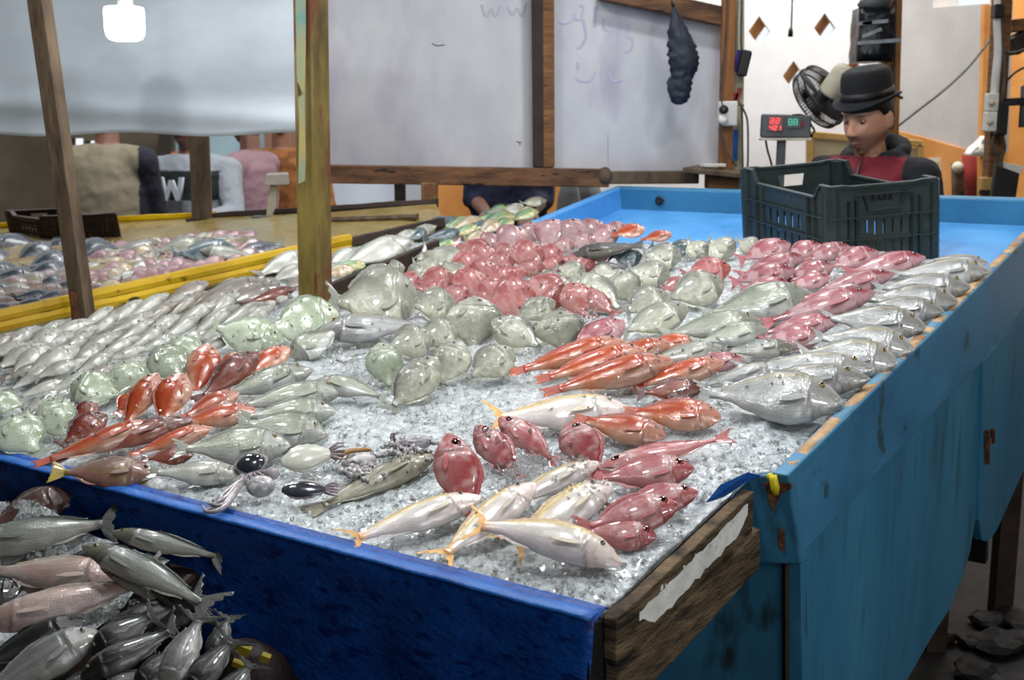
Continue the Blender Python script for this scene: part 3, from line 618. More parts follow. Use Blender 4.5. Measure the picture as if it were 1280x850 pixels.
def fish_meshes(key, d, bend=0.0):
    """unit fish: length 1 along x (snout at +.5), height 1, thickness 1 (scaled per fish)"""
    top, bot = prof(d['prof']); seed = hash(key) % 97 * 1.37 if False else sum(map(ord, key)) * .73
    H = {k: hexc(v) for k, v in d['col'].items()}
    NS, NC = 52, 28
    def bx(x): return bend * (4 * (x + .05) ** 2)       # dorsal/ventral curl of the whole fish
    rings = []; cols = []
    for i in range(NS + 1):
        a = (i / NS); a = a ** 1.25
        x = .5 - BODYL * a; yt, yb = interp(top, a), interp(bot, a)
        if i == 0: yt, yb = yb + .02 + (yt - yb) * .5, yb
        yc, hh = (yt + yb) / 2, max(.004, (yt - yb) / 2)
        tp = .5 * (ss(-.02, .3, a) ** .7) * (1 - .80 * ss(.35, 1.0, a)) * (1 if a < .99 else .95)
        tp = max(tp, .02)
        gill = .035 * gs(a - (.25), .03) - .05 * gs(a - .285, .018)
        ring = []
        for k in range(NC):
            ph = 2 * math.pi * k / NC; cy, sz = math.cos(ph), math.sin(ph)
            z = tp * (1 + gill * 2) * math.copysign(abs(sz) ** 1.15, sz)
            w_ = cy
            # mouth slit and cheek
            if a < .09: z *= 1 - .35 * gs(w_ + .30, .12) * (1 - a / .09)
            y = yc + hh * cy
            z += .012 * noise.noise((x * 6 + seed, y * 3, sz * 2)) * (1 if abs(sz) > .3 else 0)
            ring.append(Vector((x, y + bx(x), z)))
            # ---- colour
            n1 = noise.noise((x * 5 + seed, y * 2.2, math.copysign(1, sz) * 3.1)); n2 = noise.noise((x * 14, y * 6 + seed, math.copysign(1, sz)))
            c = lerp3(H['belly'], H['flank'], ss(-.75, -.05, w_ + .25 * n1))
            c = lerp3(c, H['back'], ss(.12, .95, w_ + .22 * n1) * d.get('backw', 1))
            if a < .27: c = lerp3(c, H.get('head', H['flank']), .75 * (1 - ss(.22, .27, a + .02 * w_ * w_)))
            if 'blotch' in H: c = lerp3(c, H['blotch'], d.get('bl', .7) * ss(.12, .35, n1 + .3 * n2))
            if 'stripe' in H: c = lerp3(c, H['stripe'], d.get('st', .6) * gs(((w_ * d.get('nst', 5)) % 1) - .5, .22) * ss(.24, .32, a) * (1 if w_ > -.4 else 0))
            if 'band' in H: c = lerp3(c, H['band'], .8 * gs(w_ - d.get('bandw', .2), .16) * ss(.1, .3, a))
            if 'bars' in H: c = lerp3(c, H['bars'], .35 * ss(.2, .6, math.sin(a * 46 + n1)) * ss(.25, .4, a))
            gl = gs(a - (.255 - .05 * w_ * w_ + .01 * n2), .011); c = lerp3(c, tuple(q * .38 for q in c), .85 * gl)
            g2 = gs(a - (.185 - .04 * w_ * w_), .008); c = lerp3(c, tuple(q * .55 for q in c), .6 * g2)
            if a < .085: c = lerp3(c, hexc('#2a1512'), .75 * gs(w_ + .30, .10) * (1 - ss(.06, .085, a)))
            if a < .012: c = lerp3(c, H.get('lip', c), .8)
            if a > .9: c = lerp3(c, H['tail'], ss(.9, 1.0, a) * .8)
            if 'spots' in H and n2 > .28 and w_ > -.3: c = lerp3(c, H['spots'], .7)
            cols.append(c)
        rings.append(ring)
    m = MB(); m.loft(rings); bmesh.ops.recalc_face_normals(m.bm, faces=m.bm.faces)
    me = bpy.data.meshes.new(key + '_body'); m.bm.to_mesh(me); m.bm.free()
    ca = me.color_attributes.new('col', 'FLOAT_COLOR', 'POINT')
    for i, c in enumerate(cols): ca.data[i].color = (*c, 1)
    for p in me.polygons: p.use_smooth = True
    me.materials.append({'silver': m_silver, 'smooth': m_smooth, 'red': m_redskin, 'matte': m_matte}[d['skin']])
    out = {'body': me}
    # ---- fins: thin closed sheets with rays
    def fin(name, P, cfun, th=.006):
        nr, nc = len(P), len(P[0]); bm = bmesh.new(); lay = []
        for sg in (1, -1): lay.append([[bm.verts.new(P[r][c] + Vector((0, 0, sg * th * (1 if 0 < c < nc - 1 else .4) + .008 * math.sin(c * 2.4)))) for c in range(nc)] for r in range(nr)])
        for li, la in enumerate(lay):
            for r in range(nr - 1):
                for c in range(nc - 1):
                    f = (la[r][c], la[r][c + 1], la[r + 1][c + 1], la[r + 1][c]); bm.faces.new(f if li == 0 else f[::-1])
        bd = [(0, c) for c in range(nc)] + [(r, nc - 1) for r in range(1, nr)] + [(nr - 1, c) for c in range(nc - 2, -1, -1)] + [(r, 0) for r in range(nr - 2, 0, -1)]
        for (r0, c0_), (r1, c1_) in zip(bd, bd[1:] + bd[:1]): bm.faces.new((lay[0][r0][c0_], lay[1][r0][c0_], lay[1][r1][c1_], lay[0][r1][c1_]))
        bmesh.ops.recalc_face_normals(bm, faces=bm.faces)
        mf = bpy.data.meshes.new(key + '_' + name); bm.to_mesh(mf); bm.free()
        ca = mf.color_attributes.new('col', 'FLOAT_COLOR', 'POINT'); k = 0
        for sg in (0, 1):
            for r in range(nr):
                for c in range(nc): ca.data[k].color = (*cfun(r / (nr - 1), c / (nc - 1), c), 1); k += 1
        for p in mf.polygons: p.use_smooth = True
        mf.materials.append(m_fin); out[name] = mf
    ct = H['tail']; ct2 = H.get('tail2', tuple(q * .8 for q in ct)); xb = .5 - BODYL + .015
    pb_, pt_ = interp(bot, 1) * .95, interp(top, 1) * .95; sp = d.get('span', .34); fk = d.get('fork', .45)
    P = []
    for r in range(7):
        t = r / 6; row = []
        for c in range(13):
            j = c / 6 - 1; xe = -.5 + (.5 - abs(xb) * 0 - .33) * 0 + (xb + .5) * fk * (1 - abs(j) ** 1.3) + .012 * math.sin(c * 3.3) * t
            ye = j * sp; y0_ = (pt_ if j > 0 else -pb_) * j
            x = xb + (xe - xb) * t; y = y0_ + (ye - y0_) * t ** .8
            row.append(Vector((x, y + bx(x), .015 * math.sin(j * 4) * t)))
        P.append(row)
    fin('tail_fin', P, lambda r, c, k: lerp3(lerp3(ct, ct2, r), tuple(q * .6 for q in ct), .35 * (k % 2)))
    cdn = H.get('fin', H['back']); dh = d.get('dorsal', .10)
    def strip(a0, a1, pr, sg, hmax, n=22):
        rows = [[], [], []]
        for i in range(n):
            f = i / (n - 1); a = a0 + (a1 - a0) * f; x = .5 - BODYL * a; y = interp(pr, a) - sg * .02
            hgt = hmax * (ss(0, .2, f) * (1 - .5 * ss(.3, 1, f))) * (1 + .18 * (i % 2)) + .01
            for k in range(3): rows[k].append(Vector((x - .05 * k / 2 * (hgt / .1), y + sg * (.02 + hgt) * k / 2 + bx(x), 0)))
        return rows
    fin('dorsal_fin', strip(.28, .86, top, 1, dh), lambda r, c, k: lerp3(cdn, tuple(q * .55 for q in cdn), .6 * (k % 2)))
    fin('anal_fin', strip(.62, .86, bot, -1, dh * .8, 10), lambda r, c, k: lerp3(H['belly'], tuple(q * .6 for q in H['belly']), .5 * (k % 2)))
    # pectoral, on the upper side
    P = []
    for r in range(6):
        t = r / 5; row = []
        for c in range(7):
            j = c / 6 - .5; a = .275 + .20 * t; wdt = .13 * math.sin(math.pi * (.18 + .72 * t)) ; row.append(Vector((.5 - BODYL * a, -.16 - .10 * t + j * wdt + bx(.5 - BODYL * a), .5 + .02 * t)))
        P.append(row)
    cp = H.get('pect', lerp3(H['back'], H['flank'], .6))
    fin('pectoral_fin', P, lambda r, c, k: lerp3(cp, tuple(q * .7 for q in cp), .5 * (k % 2)), .008)
    # eyes: lens-shaped, pupil and ring coloured
    ea, ew, er = d.get('eye', (.13, .30, .026)); asp = d.get('asp', .3)
    for sg, nm in ((1, 'eye'), (-1, 'eye_under')):
        x = .5 - BODYL * ea; yt, yb = interp(top, ea), interp(bot, ea); y = (yt + yb) / 2 + (yt - yb) / 2 * ew
        tp = .5 * (ss(-.02, .3, ea) ** .7); z = sg * tp * math.sqrt(max(.05, 1 - ew * ew)) * .93
        bm = bmesh.new(); bmesh.ops.create_uvsphere(bm, u_segments=20, v_segments=12, radius=1)
        me = bpy.data.meshes.new(key + '_' + nm); bm.to_mesh(me); bm.free()
        ca = me.color_attributes.new('col', 'FLOAT_COLOR', 'POINT'); iris = H.get('iris', hexc('#b9b39a'))
        for i, v in enumerate(me.vertices):
            rr = math.hypot(v.co.x, v.co.y)
            c = hexc('#08080a') if rr < .55 else (iris if rr < .86 else tuple(q * .35 for q in iris)); ca.data[i].color = (*c, 1)
        for v in me.vertices: v.co = Vector((x + v.co.x * er, y + bx(x) + v.co.y * er / asp, z + v.co.z * .11))
        for p in me.polygons: p.use_smooth = True
        me.materials.append(m_eye); out[nm] = me
    return out
SP = {
 'goat': dict(prof='slim', skin='smooth', asp=.24, thick=.62, fork=.75, span=.62, eye=(.15, .42, .016), dorsal=.05, col=dict(back='#cdb67c', flank='#dcd6cd', belly='#e3d8d6', head='#dfccc6', tail='#e3a25a', tail2='#e0b04e', lip='#e08a6a', fin='#d8b58a', band='#d3b455'), bandw=.55),
 'bigeye': dict(prof='mid', skin='red', asp=.42, thick=.42, fork=.3, span=.42, eye=(.16, .30, .046), dorsal=.07, col=dict(back='#a03a3c', flank='#ad5052', belly='#bd7c78', head='#a64446', tail='#a4403e', lip='#c47c76', iris='#8a302c', fin='#a03a3c', blotch='#cda09b'), bl=.85),
 'redmullet': dict(prof='slim', skin='smooth', asp=.22, thick=.7, fork=.2, span=.17, eye=(.13, .45, .016), dorsal=.05, col=dict(back='#9c3820', flank='#b4522f', belly='#c39680', head='#c0907e', tail='#a03018', tail2='#b65024', lip='#b78c78', fin='#9c3820', blotch='#bd6430', band='#a83a1e'), bl=.6, bandw=.1),
 'brownred': dict(prof='mid', skin='red', asp=.3, thick=.6, fork=.1, span=.34, eye=(.12, .4, .018), dorsal=.05, col=dict(back='#4a1f18', flank='#7c3528', belly='#9a5a48', head='#5a2a20', tail='#5a2018', iris='#6b5030', blotch='#8e4a38')),
 'grouper': dict(prof='mid', skin='red', asp=.3, thick=.62, fork=.1, span=.36, eye=(.12, .4, .018), dorsal=.05, col=dict(back='#6b5348', flank='#8a6a5c', belly='#a2786c', head='#8a5648', tail='#8c7a30', tail2='#a88f20', iris='#6b5030', lip='#a05c4c', blotch='#a08a48'), bl=.5),
 'pinksn': dict(prof='mid', skin='red', asp=.34, thick=.5, fork=.4, span=.4, eye=(.15, .38, .030), dorsal=.06, col=dict(back='#8c3640', flank='#a2545c', belly='#bd9194', head='#9c444a', tail='#a2444c', iris='#7c3434', fin='#9c4650', blotch='#c8a2a6'), bl=.75),
 'redsn': dict(prof='deep', skin='red', asp=.5, thick=.42, fork=.35, span=.36, eye=(.14, .30, .024), dorsal=.05, col=dict(back='#95403f', flank='#ab5f5a', belly='#bb827a', head='#9e4f4b', tail='#9c4846', iris='#6a2826', blotch='#c08a84'), bl=.75),
 'palepink': dict(prof='deep', skin='red', asp=.5, thick=.42, fork=.35, span=.36, eye=(.14, .30, .030), dorsal=.05, col=dict(back='#8f5c62', flank='#ad8486', belly='#b99c98', head='#a07270', tail='#966466', iris='#703a38', blotch='#a06e70'), bl=.6),
 'bream': dict(prof='deep', skin='silver', asp=.52, thick=.44, fork=.45, span=.36, eye=(.14, .30, .017), dorsal=.04, col=dict(back='#74756a', flank='#adae9c', belly='#c6c6b0', head='#8f9082', tail='#84857a', blotch='#a0a18f', stripe='#84857a', iris='#8f8c7c'), bl=.5, st=.3, nst=6),
 'greenbream': dict(prof='deep', skin='smooth', asp=.56, thick=.46, fork=.45, span=.36, eye=(.14, .30, .016), dorsal=.03, col=dict(back='#7f8a72', flank='#a6b098', belly='#bec6b2', head='#98a08a', tail='#8a927c', blotch='#a4ae92', iris='#8f8c7c'), bl=.5),
 'emperor': dict(prof='mid', skin='silver', asp=.3, thick=.56, fork=.5, span=.27, eye=(.16, .46, .022), dorsal=.04, col=dict(back='#6c6f70', flank='#9c9e9b', belly='#bcbcba', head='#989690', tail='#8f928e', lip='#c2bcb8', blotch='#a4a6a2', band='#a8a07c', iris='#b59a4a'), bl=.4, bandw=.62),
 'bass': dict(prof='mid', skin='silver', asp=.27, thick=.6, fork=.4, span=.3, eye=(.15, .45, .020), dorsal=.05, col=dict(back='#6f7362', flank='#a1a693', belly='#c2c3be', head='#90928a', tail='#8f9284', lip='#b98a80', blotch='#a6ab98', iris='#b59a4a'), bl=.3),
 'slender': dict(prof='slim', skin='smooth', asp=.2, thick=.75, fork=.4, span=.4, eye=(.12, .45, .014), dorsal=.04, col=dict(back='#77786e', flank='#b2b3a8', belly='#c8c8c0', head='#9c9c90', tail='#84847a', blotch='#a2a498'), bl=.5),
 'greyslim': dict(prof='slim', skin='smooth', asp=.2, thick=.72, fork=.3, span=.4, eye=(.12, .45, .014), dorsal=.05, col=dict(back='#6e665e', flank='#8f8880', belly='#a8a298', head='#847a70', tail='#6e665e', blotch='#7a7068'), bl=.5),
 'mullet': dict(prof='slim', skin='silver', asp=.2, thick=.75, fork=.5, span=.9, eye=(.11, .35, .016), dorsal=.06, col=dict(back='#2e332e', flank='#8f938a', belly='#b4b0a8', head='#6a6658', tail='#3a3d38', stripe='#565a54', iris='#a8975a'), nst=4, st=.6),
 'darkmullet': dict(prof='slim', skin='silver', asp=.22, thick=.75, fork=.5, span=.85, eye=(.11, .35, .016), dorsal=.06, col=dict(back='#101211', flank='#2d302d', belly='#5c5e58', head='#1d1e1c', tail='#1c1e1c', stripe='#4a4d48', iris='#5a5540'), nst=4, st=.5),
 'greymullet': dict(prof='slim', skin='silver', asp=.24, thick=.75, fork=.5, span=.8, eye=(.11, .35, .016), dorsal=.05, col=dict(back='#7a7c78', flank='#8f908c', belly='#a2a29c', head='#8a8a84', tail='#3c403a', stripe='#55585a'), nst=6, st=.55),
 'pinkmullet': dict(prof='slim', skin='silver', asp=.24, thick=.7, fork=.5, span=.85, eye=(.12, .30, .020), dorsal=.05, col=dict(back='#a79a88', flank='#bfa9a2', belly='#cdbdb8', head='#c4a49c', tail='#77726a', lip='#7a3a34', blotch='#b98f86', iris='#a88a4a'), bl=.5),
 'darkbream': dict(prof='mid', skin='red', asp=.36, thick=.5, fork=.2, span=.36, eye=(.13, .40, .020), dorsal=.05, col=dict(back='#3d2a26', flank='#5c443e', belly='#7a5850', head='#4a302a', tail='#2f211e', iris='#5a4030', blotch='#6e5650')),
 'parrot': dict(prof='blunt', skin='smooth', asp=.32, thick=.55, fork=.1, span=.36, eye=(.13, .4, .018), dorsal=.06, col=dict(back='#3f6a55', flank='#7a9a70', belly='#c4bd90', head='#8fa266', tail='#3a7468', blotch='#b59a5c', iris='#c0a040')),
 'teal': dict(prof='deep', skin='smooth', asp=.42, thick=.5, fork=.2, span=.36, eye=(.14, .32, .024), dorsal=.05, col=dict(back='#2c3c42', flank='#55676c', belly='#8d989a', head='#42555a', tail='#2d3f44', blotch='#3a5055')),
 'beige': dict(prof='blunt', skin='smooth', asp=.34, thick=.55, fork=.1, span=.36, eye=(.13, .4, .018), dorsal=.05, col=dict(back='#8a7f66', flank='#b3a68c', belly='#cfc6b2', head='#a8946e', tail='#8a7a50', blotch='#c09868')),
 'black': dict(prof='slim', skin='matte', asp=.18, thick=.8, fork=.2, span=.35, eye=(.11, .4, .014), dorsal=.05, col=dict(back='#131210', flank='#25221e', belly='#4a443a', head='#1c1a17', tail='#181614')),
 'mackerel': dict(prof='slim', skin='smooth', asp=.2, thick=.8, fork=.6, span=.5, eye=(.11, .3, .016), dorsal=.04, col=dict(back='#10141b', flank='#3c434d', belly='#8c8d92', head='#262d36', tail='#1a2028', bars='#20272f')),
 'olive': dict(prof='slim', skin='red', asp=.16, thick=.8, fork=.1, span=.4, eye=(.10, .5, .012), dorsal=.05, col=dict(back='#8a8468', flank='#a09a80', belly='#b8b49e', head='#948c70', tail='#8a8468', blotch='#7a7458', spots='#6b6650')),
 'brownslim': dict(prof='slim', skin='smooth', asp=.16, thick=.8, fork=.3, span=.4, eye=(.11, .4, .014), dorsal=.04, col=dict(back='#5a4840', flank='#85706a', belly='#a08a86', head='#6e5a54', tail='#5a4840', blotch='#9a8480')),
}
ADJ = {'goat': 'yellow-backed white goatfish', 'bigeye': 'red big-eyed snapper', 'redmullet': 'slender orange-red mullet', 'brownred': 'dark red-brown rockfish', 'grouper': 'grey-brown grouper with yellow flecks',
 'pinksn': 'pink snapper', 'redsn': 'deep-bodied red snapper', 'palepink': 'pale dusky pink snapper', 'bream': 'grey-silver bream', 'greenbream': 'pale greenish round bream', 'emperor': 'long silver emperor fish',
 'bass': 'scaly silver bass', 'slender': 'slender pale fish', 'greyslim': 'slender grey-brown fish', 'mullet': 'dark-backed silver mullet', 'darkmullet': 'near-black mullet', 'greymullet': 'grey line-scaled mullet',
 'pinkmullet': 'pinkish white mullet', 'darkbream': 'dark brown bream', 'parrot': 'green parrotfish', 'teal': 'glossy dark teal fish', 'beige': 'beige blunt-headed fish', 'black': 'black slender fish',
 'mackerel': 'blue-black mackerel', 'olive': 'olive sandy flathead', 'brownslim': 'small brownish slim fish'}
NAME = {'goat': 'goatfish', 'bigeye': 'bigeye_snapper', 'redmullet': 'red_mullet', 'brownred': 'rockfish', 'grouper': 'grouper', 'pinksn': 'pink_snapper', 'redsn': 'red_snapper', 'palepink': 'pale_snapper', 'bream': 'silver_bream',
 'greenbream': 'round_bream', 'emperor': 'emperor_fish', 'bass': 'sea_bass', 'slender': 'slender_fish', 'greyslim': 'grey_fish', 'mullet': 'grey_mullet', 'darkmullet': 'dark_mullet', 'greymullet': 'striped_mullet', 'pinkmullet': 'pale_mullet',
 'darkbream': 'dark_bream', 'parrot': 'parrotfish', 'teal': 'teal_fish', 'beige': 'beige_fish', 'black': 'black_fish', 'mackerel': 'mackerel', 'olive': 'flathead_fish', 'brownslim': 'brown_fish'}
MESH = {}
def meshes(sp, bend):
    k = (sp, round(bend, 2))
    if k not in MESH: MESH[k] = fish_meshes(sp, SP[sp], bend)
    return MESH[k]
PLANES = {'main': (C0, NN)}
FISH = []
def fish(sp, zone, uh, vh, ut, vt, H, tau=.35, flip=1, bend=0.0, lift=None, plane='main', parts=2, th=1.0, extra=''):
    d = SP[sp]; po, pn = PLANES[plane]
    uc, vc = (uh + ut) / 2, (vh + vt) / 2
    h = .01
    for it in range(3):
        c0 = hitp(uc, vc, po + pn * h, pn)
        tc = (CAM - c0).normalized(); nf = (pn * (1 - tau) + tc * tau).normalized()
        ph, pt = hitp(uh, vh, c0, nf), hitp(ut, vt, c0, nf)
        Lv = ph - pt; Ln = Lv.length; Lx = Lv / Ln; D = nf.cross(Lx).normalized()
        c = (ph + pt) / 2; tc = tc
        q0, q1 = proj(c), proj(c + D * .01); ax = (proj(ph) - proj(pt)); ax.normalize()
        perp = Vector((-ax.y, ax.x)); pw = abs((q1 - q0).dot(perp)) / .01
        Hw = H * (1.03 if zone == 'front' else 1.55 if zone == 'yellow dark' else 1.18) / max(pw, 200)
        if (q1 - q0).y > 0: D = -D           # dorsal side towards the top of the picture by default
        if abs((q1 - q0).y) < .15 * (q1 - q0).length and q1.x < q0.x: D = -D if (q1 - q0).y <= 0 else D
        T_ = d['thick'] * min(Hw, Ln * d['asp'] * 1.25) * th
        sink = abs(D.dot(pn)) * Hw * .5 + abs(Lx.dot(pn)) * Ln * .5 * .6
        h = lift if lift is not None else (.30 * T_ + .42 * sink)
    D = D * flip
    Zx = Lx.cross(D)
    R = Matrix((Lx, D, Zx)).transposed()
    ob = bpy.data.objects.new(NAME[sp], None); COL.objects.link(ob); ob.empty_display_size = .01
    ob.matrix_world = Matrix.Translation(c) @ R.to_4x4() @ Matrix.Diagonal((Ln, Hw, T_, 1))
    ms = meshes(sp, bend)
    want = ['body', 'tail_fin'] + (['dorsal_fin', 'eye', 'eye_under'] if parts >= 1 else []) + (['anal_fin', 'pectoral_fin'] if parts >= 2 else [])
    if Zx.dot(pn) < 0: swap = True
    else: swap = False
    for k in want:
        o = bpy.data.objects.new(k.replace('_under', ''), ms[k]); COL.objects.link(o); o.parent = ob
        if k == 'pectoral_fin' and swap: o.scale = (1, 1, -1)
    FISH.append(dict(ob=ob, sp=sp, zone=zone, u=uc, v=vc, extra=extra, len=Ln))
    return ob
def fbox(sp, zone, u0, v0, u1, v1, ang=0, tau=.5, k=1.06, **kw):
    a = math.radians(ang); w_, h_ = (u1 - u0), (v1 - v0); cx, cy = (u0 + u1) / 2, (v0 + v1) / 2
    ca, sa = math.cos(a), -math.sin(a)
    hl = (abs(ca) * w_ + abs(sa) * h_) / 2 * k; Hh = abs(sa) * w_ + abs(ca) * h_
    if abs(math.sin(2 * a)) > .3: Hh *= .86
    return fish(sp, zone, cx + ca * hl, cy + sa * hl, cx - ca * hl * 1.12, cy - sa * hl * 1.12, Hh, tau, **kw)
F = fish
# ---- nearest group on the bare ice, right front
z = 'front'
F('goat', z, 601, 620, 424, 680, 33, .3)
F('goat', z, 669, 603, 540, 706, 38, .3)
F('goat', z, 748, 577, 615, 640, 27, .3, parts=2)
F('goat', z, 763, 603, 628, 690, 44, .35)
F('goat', z, 781, 692, 578, 648, 44, .32, bend=-.22, lift=.034)
F('goat', z, 787, 511, 600, 524, 40, .3, bend=.0)
F('bigeye', z, 561, 541, 588, 668, 56, .55)
F('bigeye', z, 596, 531, 652, 606, 40, .5)
F('bigeye', z, 624, 521, 700, 582, 34, .5)
F('bigeye', z, 710, 528, 752, 600, 50, .5)
F('bigeye', z, 749, 584, 918, 545, 24, .3, bend=.05)
F('bigeye', z, 868, 584, 735, 600, 42, .4)
F('bigeye', z, 873, 614, 755, 640, 36, .4)
F('bigeye', z, 848, 629, 720, 662, 46, .45, lift=.03)
F('bigeye', z, 821, 670, 720, 664, 40, .4)
z = 'mid orange'
F('redmullet', z, 832, 545, 716, 522, 31, .35)
F('redmullet', z, 902, 521, 778, 514, 34, .4)
F('brownred', z, 879, 484, 795, 492, 25, .4)
F('redmullet', z, 784, 427, 634, 467, 27, .4)
F('redmullet', z, 808, 437, 668, 476, 28, .4)
F('redmullet', z, 841, 449, 676, 492, 30, .4)
F('redmullet', z, 905, 452, 788, 484, 24, .4)
F('redmullet', z, 869, 426, 800, 430, 17, .4)
F('redmullet', z, 838, 428, 740, 455, 22, .4)
F('pinksn', z, 780, 400, 705, 446, 30, .4)
F('pinksn', z, 930, 448, 850, 460, 20, .4)
z = 'right silver'
F('emperor', z, 1053, 500, 862, 490, 54, .4, lift=.03)
F('emperor', z, 1087, 472, 890, 484, 34, .4)
F('emperor', z, 1093, 460, 910, 460, 32, .4)
F('emperor', z, 972, 455, 868, 486, 17, .4)
F('emperor', z, 1122, 452, 990, 440, 42, .42)
F('emperor', z, 1143, 436, 1010, 420, 38, .42)
F('emperor', z, 1158, 408, 1020, 396, 36, .42)
F('emperor', z, 1198, 376, 1065, 374, 32, .42)
F('emperor', z, 1180, 388, 1060, 385, 26, .42)
F('emperor', z, 1214, 358, 1085, 360, 28, .42)
F('emperor', z, 1238, 338, 1105, 343, 26, .42)
F('emperor', z, 1236, 328, 1140, 328, 16, .42)
z = 'mid silver'
F('slender', z, 902, 434, 805, 452, 20, .35)
F('mullet', z, 992, 433, 896, 440, 19, .35)
F('bass', z, 960, 411, 862, 430, 25, .4)
F('bass', z, 953, 401, 820, 419, 30, .4)
F('bass', z, 1014, 366, 872, 396, 40, .42)
F('bream', z, 905, 352, 828, 375, 38, .45)
F('bream', z, 860, 384, 772, 418, 32, .45)
F('bream', z, 835, 368, 778, 392, 36, .5)
z = 'right pink'
F('pinksn', z, 1157, 321, 1052, 342, 23, .42)
F('pinksn', z, 1118, 341, 1000, 374, 22, .42)
F('pinksn', z, 1094, 364, 945, 406, 29, .42)
F('pinksn', z, 1049, 400, 945, 418, 22, .42)
F('pinksn', z, 1030, 419, 945, 427, 26, .42)
F('pinksn', z, 1006, 320, 918, 346, 22, .45)
F('pinksn', z, 994, 337, 910, 354, 24, .45)
F('pinksn', z, 1042, 330, 978, 354, 22, .45)
F('pinksn', z, 1038, 346, 980, 360, 18, .45)
F('pinksn', z, 986, 353, 922, 360, 16, .45)
z = 'crate pink'
F('pinksn', z, 988, 304, 920, 326, 24, .45)
F('pinksn', z, 1026, 305, 975, 324, 20, .45)
F('pinksn', z, 1062, 307, 1000, 328, 20, .45)
F('pinksn', z, 1098, 314, 1030, 336, 24, .45)
z = 'back silver'
F('redsn', z, 914, 334, 850, 345, 28, .45, lift=.02)
F('redsn', z, 860, 352, 826, 362, 18, .45)
F('bream', z, 770, 340, 794, 384, 38, .6)
F('bream', z, 838, 346, 780, 336, 28, .45)
F('bream', z, 852, 322, 800, 318, 28, .5)
F('bream', z, 918, 318, 882, 300, 28, .5)
F('bream', z, 950, 312, 918, 300, 20, .5)
F('bream', z, 884, 320, 855, 300, 22, .5)
F('teal', z, 866, 312, 830, 308, 18, .45)
F('teal', z, 804, 322, 760, 320, 19, .45)
F('teal', z, 842, 316, 812, 306, 15, .45)
F('redmullet', z, 840, 292, 800, 300, 12, .35, lift=.03)
F('redmullet', z, 806, 285, 764, 294, 15, .35, lift=.035)
F('black', z, 714, 319, 806, 305, 15, .3, bend=-.06, lift=.045)
F('redsn', z, 762, 316, 732, 326, 13, .35)
F('bream', z, 732, 340, 692, 334, 19, .45)
F('black', z, 744, 330, 784, 336, 8, .3, lift=.02)
F('bream', z, 738, 342, 775, 342, 20, .45)
F('bream', z, 716, 344, 784, 392, 36, .5)
F('bream', z, 662, 356, 720, 352, 26, .5)
z = 'front bream'
fbox('bream', z, 419, 343, 518, 404, 5, .5)
fbox('bream', z, 516, 365, 567, 396, 5, .5)
F('bream', z, 594, 370, 592, 446, 60, .6, lift=.03)
F('bream', z, 615, 400, 682, 438, 36, .5)
F('bream', z, 694, 388, 708, 446, 52, .58)
F('bream', z, 694, 376, 640, 402, 26, .5)
F('bream', z, 642, 436, 582, 476, 38, .5)
F('bream', z, 576, 426, 545, 488, 42, .55)
F('bream', z, 572, 408, 518, 430, 34, .5)
F('bream', z, 541, 420, 478, 436, 36, .5)
F('greenbream', z, 474, 428, 490, 492, 40, .55)
F('bream', z, 546, 446, 484, 518, 42, .5)
F('emperor', z, 398, 412, 548, 406, 28, .35)
F('bass', z, 394, 474, 488, 498, 22, .35, bend=-.05)
z = 'left bream'
fbox('greenbream', z, 338, 378, 420, 430, 10, .5, th=.8)
fbox('greenbream', z, 268, 402, 350, 434, -12, .45)
F('bass', z, 362, 446, 430, 408, 30, .4)
F('greenbream', z, 214, 424, 256, 456, 34, .5)
F('greenbream', z, 196, 432, 234, 482, 46, .5)
F('greenbream', z, 148, 452, 178, 504, 44, .55)
F('greenbream', z, 88, 480, 158, 496, 40, .5)
F('greenbream', z, 60, 496, 86, 560, 44, .55)
F('greenbream', z, 6, 522, 52, 572, 56, .5)
F('greenbream', z, -14, 500, 34, 508, 26, .45)
z = 'left orange'
F('redmullet', z, 262, 430, 240, 500, 36, .5)
F('redmullet', z, 196, 466, 152, 540, 28, .5)
F('redmullet', z, 226, 466, 200, 536, 38, .5)
F('redmullet', z, 174, 494, 145, 520, 26, .45)
F('brownred', z, 322, 440, 244, 504, 30, .45)
F('redmullet', z, 360, 433, 308, 472, 23, .4)
F('redmullet', z, 304, 440, 280, 470, 24, .4)
F('brownred', z, 130, 515, 74, 558, 28, .45, bend=-.08)
F('brownred', z, 120, 503, 90, 528, 22, .45)
F('redmullet', z, 320, 511, 216, 532, 23, .38)
F('redmullet', z, 298, 490, 224, 524, 21, .38)
F('redmullet', z, 198, 527, 40, 582, 22, .35)
F('brownred', z, 242, 523, 66, 574, 22, .35)
F('redmullet', z, 264, 534, 160, 570, 18, .35)
F('brownred', z, 243, 567, 176, 574, 19, .38)
F('grouper', z, 196, 592, 62, 590, 33, .4)
z = 'left bass'
F('bass', z, 391, 461, 262, 500, 28, .4)
F('bass', z, 431, 486, 280, 512, 29, .4)
F('bass', z, 420, 513, 296, 522, 31, .42)
F('bass', z, 408, 543, 290, 528, 40, .42)
F('bass', z, 363, 556, 212, 562, 41, .42, lift=.028)
F('slender', z, 300, 592, 180, 590, 25, .38)
z = 'octopus ice'
F('olive', z, 545, 568, 380, 642, 24, .25, lift=.002)
